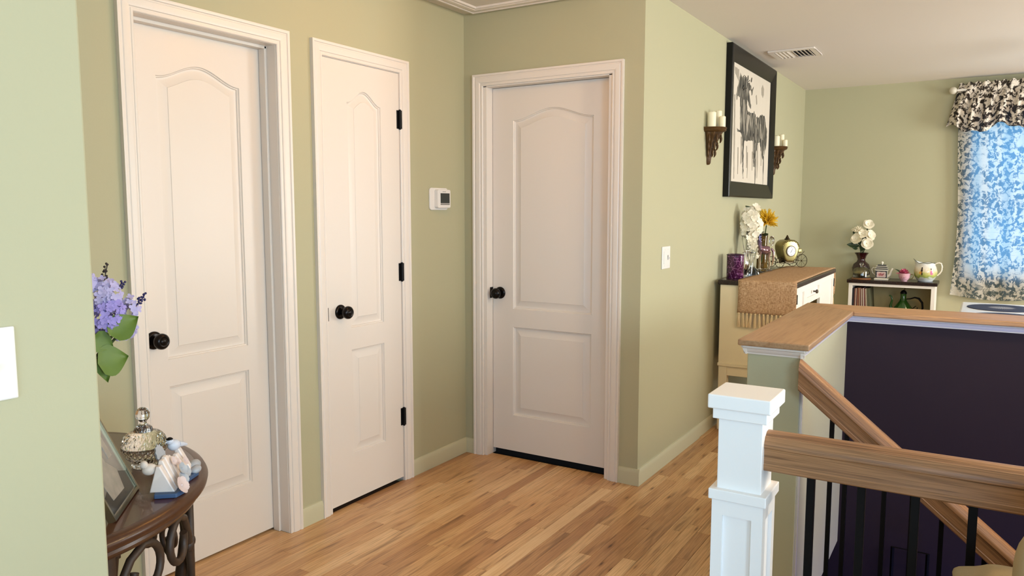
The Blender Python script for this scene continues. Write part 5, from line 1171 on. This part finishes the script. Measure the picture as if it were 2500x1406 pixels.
for mt, pl in ((M_dk, [(-0.088, 0.010), (0.088, 0.010), (0.088, 0.05), (0.02, 0.075), (-0.088, 0.045)]), (M_pale, [(-0.05, 0.03), (0.03, 0.028), (0.045, 0.07), (0.01, 0.10), (0.0, 0.16), (-0.02, 0.165), (-0.03, 0.10), (-0.06, 0.075)]), (M_pale, [(0.035, 0.10), (0.06, 0.10), (0.055, 0.20), (0.035, 0.215)])):
    lq(MB().prism(pl, (0, -0.002, 0), (1, 0, 0), (0, 0, 1), (0, -1, 0), 0.0006 if mt is M_dk else 0.0011)).build('photo_shape', mt, ph)
MB().prism([(-0.02, 0), (0.02, 0), (0.012, 0.17), (-0.012, 0.17)], (0, 0.085, 0.0), (1, 0, 0), (0, 0.02, 1), (0, 1, 0), 0.004).build('easel_leg', M_black, pf)

# cut glass candy dish
M_cutg = mat('cut_glass_smoky', (0.93, 0.90, 0.83, 1), 0.04, trans=1.0, ior=1.5)
cd = thing('candy_dish', 'round cut glass candy dish with faceted lid knob', 'candy dish', (0.748, -2.428, TZ))
def facet(n, amp): return lambda a, z: 1 + amp*(0.5 - abs(((a*n/(2*PI) + z*60) % 1) - 0.5)) + amp*(0.5 - abs(((a*n/(2*PI) - z*60) % 1) - 0.5))
bp_ = [(0, 0), (0.026, 0), (0.030, 0.004), (0.026, 0.009)] + [(0.026 + 0.024*math.sin(PI/2*t), 0.009 + 0.043*t) for t in [i/9 for i in range(1, 10)]]
MB().lathe(bp_ + [(0.046, 0.052), (0.038, 0.03), (0.018, 0.016), (0, 0.015)], 72, rf=facet(24, 0.08)).build('bowl', M_cutg, cd)
lp_ = [(0.050, 0.053)] + [(0.050*math.cos(PI/2*t*0.72), 0.054 + 0.034*math.sin(PI/2*t)) for t in [i/8 for i in range(0, 9)]] + [(0.021, 0.090), (0.019, 0.097), (0.010, 0.105), (0, 0.106)]
MB().lathe(lp_, 72, rf=facet(24, 0.06)).build('lid', M_cutg, cd)
MB().lathe([(0, 0.106), (0.009, 0.107), (0.008, 0.112), (0.016, 0.122), (0.017, 0.132), (0.012, 0.142), (0.006, 0.146), (0, 0.147)], 10).build('lid_knob', M_crystal, cd)

# porcelain fence figurine with birds
M_porc = mat('cream_porcelain', srgb(226, 214, 206), 0.25, coat=0.4); M_bluebase = mat('slate_blue_base', srgb(60, 84, 118), 0.5); M_shell = mat('blue_grey_porcelain', srgb(164, 170, 178), 0.3, var=0.2, vscale=60); M_blush = mat('blush_porcelain', srgb(204, 186, 182), 0.35, var=0.1, vscale=60); M_bird = mat('bird_cream', srgb(206, 196, 186), 0.4)
fg = thing('porcelain_figurine', 'porcelain garden fence figurine with two birds on blue base', 'figurine', (0.925, -2.470, TZ), rz=R(128))
# local x runs along the fence from near left to far right; local -y faces the viewer
sgn = 1
MB().prism([(-0.085, -0.030), (-0.05, -0.042), (-0.02, -0.024), (0.02, -0.028), (0.06, -0.036), (0.095, -0.026), (0.090, 0.012), (0.05, 0.024), (-0.04, 0.026), (-0.088, 0.016)], (0, 0, 0), (1, 0, 0), (0, 1, 0), (0, 0, 1), 0.010).build('base', M_bluebase, fg, bevel=0.002)
for i in range(8):
    x = -0.074 + i*0.0185; h = 0.058 + 0.010*math.sin(i*0.9)
    MB().prism([(-0.024, 0), (0.030, 0), (0.014, h), (0.006, h)], (x, 0, 0.0095), (0, 1, 0), (0, 0, 1), (1, 0, 0), 0.0172).build('picket', M_porc, fg, bevel=0.0022)
def bird(c, a, mt, cap):
    m = MB(); m.ball((0, 0, 0), (0.016, 0.012, 0.013), 14, 10); m.ball((0.011, 0, 0.012), 0.0088, 12, 8); m.tube([(-0.010, 0, 0), (-0.024, 0, -0.004), (-0.036, 0, -0.008)], [0.008, 0.006, 0.003], 8, flat=1.4); m.tube([(0.018, 0, 0.012), (0.025, 0, 0.011)], [0.002, 0.0004], 6)
    o = m.build('bird', mt, fg, smooth=60, loc=c, rot=(0, 0, a)); MB().ball((0.0112, 0, 0.0155), (0.0078, 0.0078, 0.0060), 10, 8).build('bird_cap', cap, o, smooth=60)
bird((0.050, 0.014, 0.078), 2.6, mat('bird_white_blue', srgb(196, 202, 214), 0.35), M_black); bird((-0.066, 0.030, 0.060), 2.2, M_bird, M_bird)
for (x, y, z, r, mt) in ((-0.066, -0.036, 0.022, 0.020, M_blush), (-0.048, -0.034, 0.016, 0.014, M_blush), (-0.036, -0.030, 0.026, 0.017, M_shell), (-0.026, -0.026, 0.046, 0.014, M_shell), (0.004, -0.026, 0.030, 0.013, M_shell), (0.000, -0.010, 0.052, 0.010, M_blush), (-0.02, -0.006, 0.062, 0.010, M_blush), (0.03, -0.016, 0.046, 0.010, M_blush)):
    m = MB(); floret(m, (x, y, z), (-0.2, -1, 0.5), r, 5, 0.2, 1.0); m.ball((x, y, z), r*0.2, 8, 6); m.build('porcelain_flower', mt, fg, smooth=60)
for (x, y, z, s_) in ((0.088, -0.018, 0.016, 0.026), (0.062, -0.030, 0.014, 0.020)): MB().ball((x, y, z), (s_, s_*0.55, s_*0.45), 14, 8).build('shell', M_shell, fg, smooth=60)
MB().lathe([(0, 0), (0.010, 0.002), (0.022, 0.008), (0.024, 0.012)], 24, rf=lambda a, z: 1 + 0.08*math.cos(12*a)).build('fan_flower', M_shell, fg, smooth=40, loc=(-0.022, 0.030, 0.074), rot=(R(70), 0, 0))

# ------------------------------------------------------------------ slipcovered sofa corner
def fabric():
    m = mat('tan_slipcover_fabric', srgb(166, 147, 113), 0.9, var=0.08, vscale=9, bump=0.4, bscale=300, spec=0.1); return m
M_tan = fabric()
sf = thing('sofa', 'tan slipcovered sofa in front of the railing, bottom right', 'sofa', (2.385, -2.055, 0))
def pillow(m, c, sx, sy, sz, seed, n=2.6):
    rnd = random.Random(seed); ph1 = [rnd.random()*6 for _ in range(4)]
    def fn(u, v):
        a = 2*PI*u; b_ = -PI/2 + PI*v; f = lambda q: math.copysign(abs(q)**(2/n), q)
        x = f(math.cos(b_))*f(math.cos(a)); y = f(math.cos(b_))*f(math.sin(a)); z = f(math.sin(b_))
        k = 1 + 0.035*math.sin(5*x + ph1[0] + 3*z) + 0.03*math.sin(7*z + 4*x + ph1[1]) + 0.009*math.sin(34*x + 5*y + ph1[2]) + 0.006*math.sin(61*x + 9*z + ph1[3])
        return (c[0] + sx*x*k, c[1] + sy*y*k, c[2] + sz*z*k)
    m.grid(fn, 160, 60, closeu=True); return m
pillow(MB(), (0.88, -0.01, 0.405), 0.905, 0.095, 0.365, 3, 9).build('back', M_tan, sf, smooth=80)
pillow(MB(), (0.10, -0.40, 0.32), 0.11, 0.46, 0.30, 5, 4).build('arm', M_tan, sf, smooth=80); pillow(MB(), (1.66, -0.40, 0.32), 0.11, 0.46, 0.30, 6, 4).build('arm', M_tan, sf, smooth=80)
MB().box(0.05, -0.85, 0.03, 1.72, 0.02, 0.30).build('base', M_tan, sf, bevel=0.02)
for i in range(2): pillow(MB(), (0.53+0.7*i, -0.46, 0.37), 0.35, 0.38, 0.09, 8+i, 5).build('seat_cushion', M_tan, sf, smooth=80)
pillow(MB(), (0.435, -0.12, 0.78), 0.29, 0.09, 0.25, 12, 3.2).build('back_cushion', M_tan, sf, smooth=80); pillow(MB(), (1.05, -0.12, 0.76), 0.31, 0.09, 0.24, 13, 3.2).build('back_cushion', M_tan, sf, smooth=80)
for xx in (0.08, 1.62):
    for yy in (-0.80, -0.05): MB().box(xx, yy, 0, xx+0.06, yy+0.06, 0.05).build('foot', M_espresso, sf)
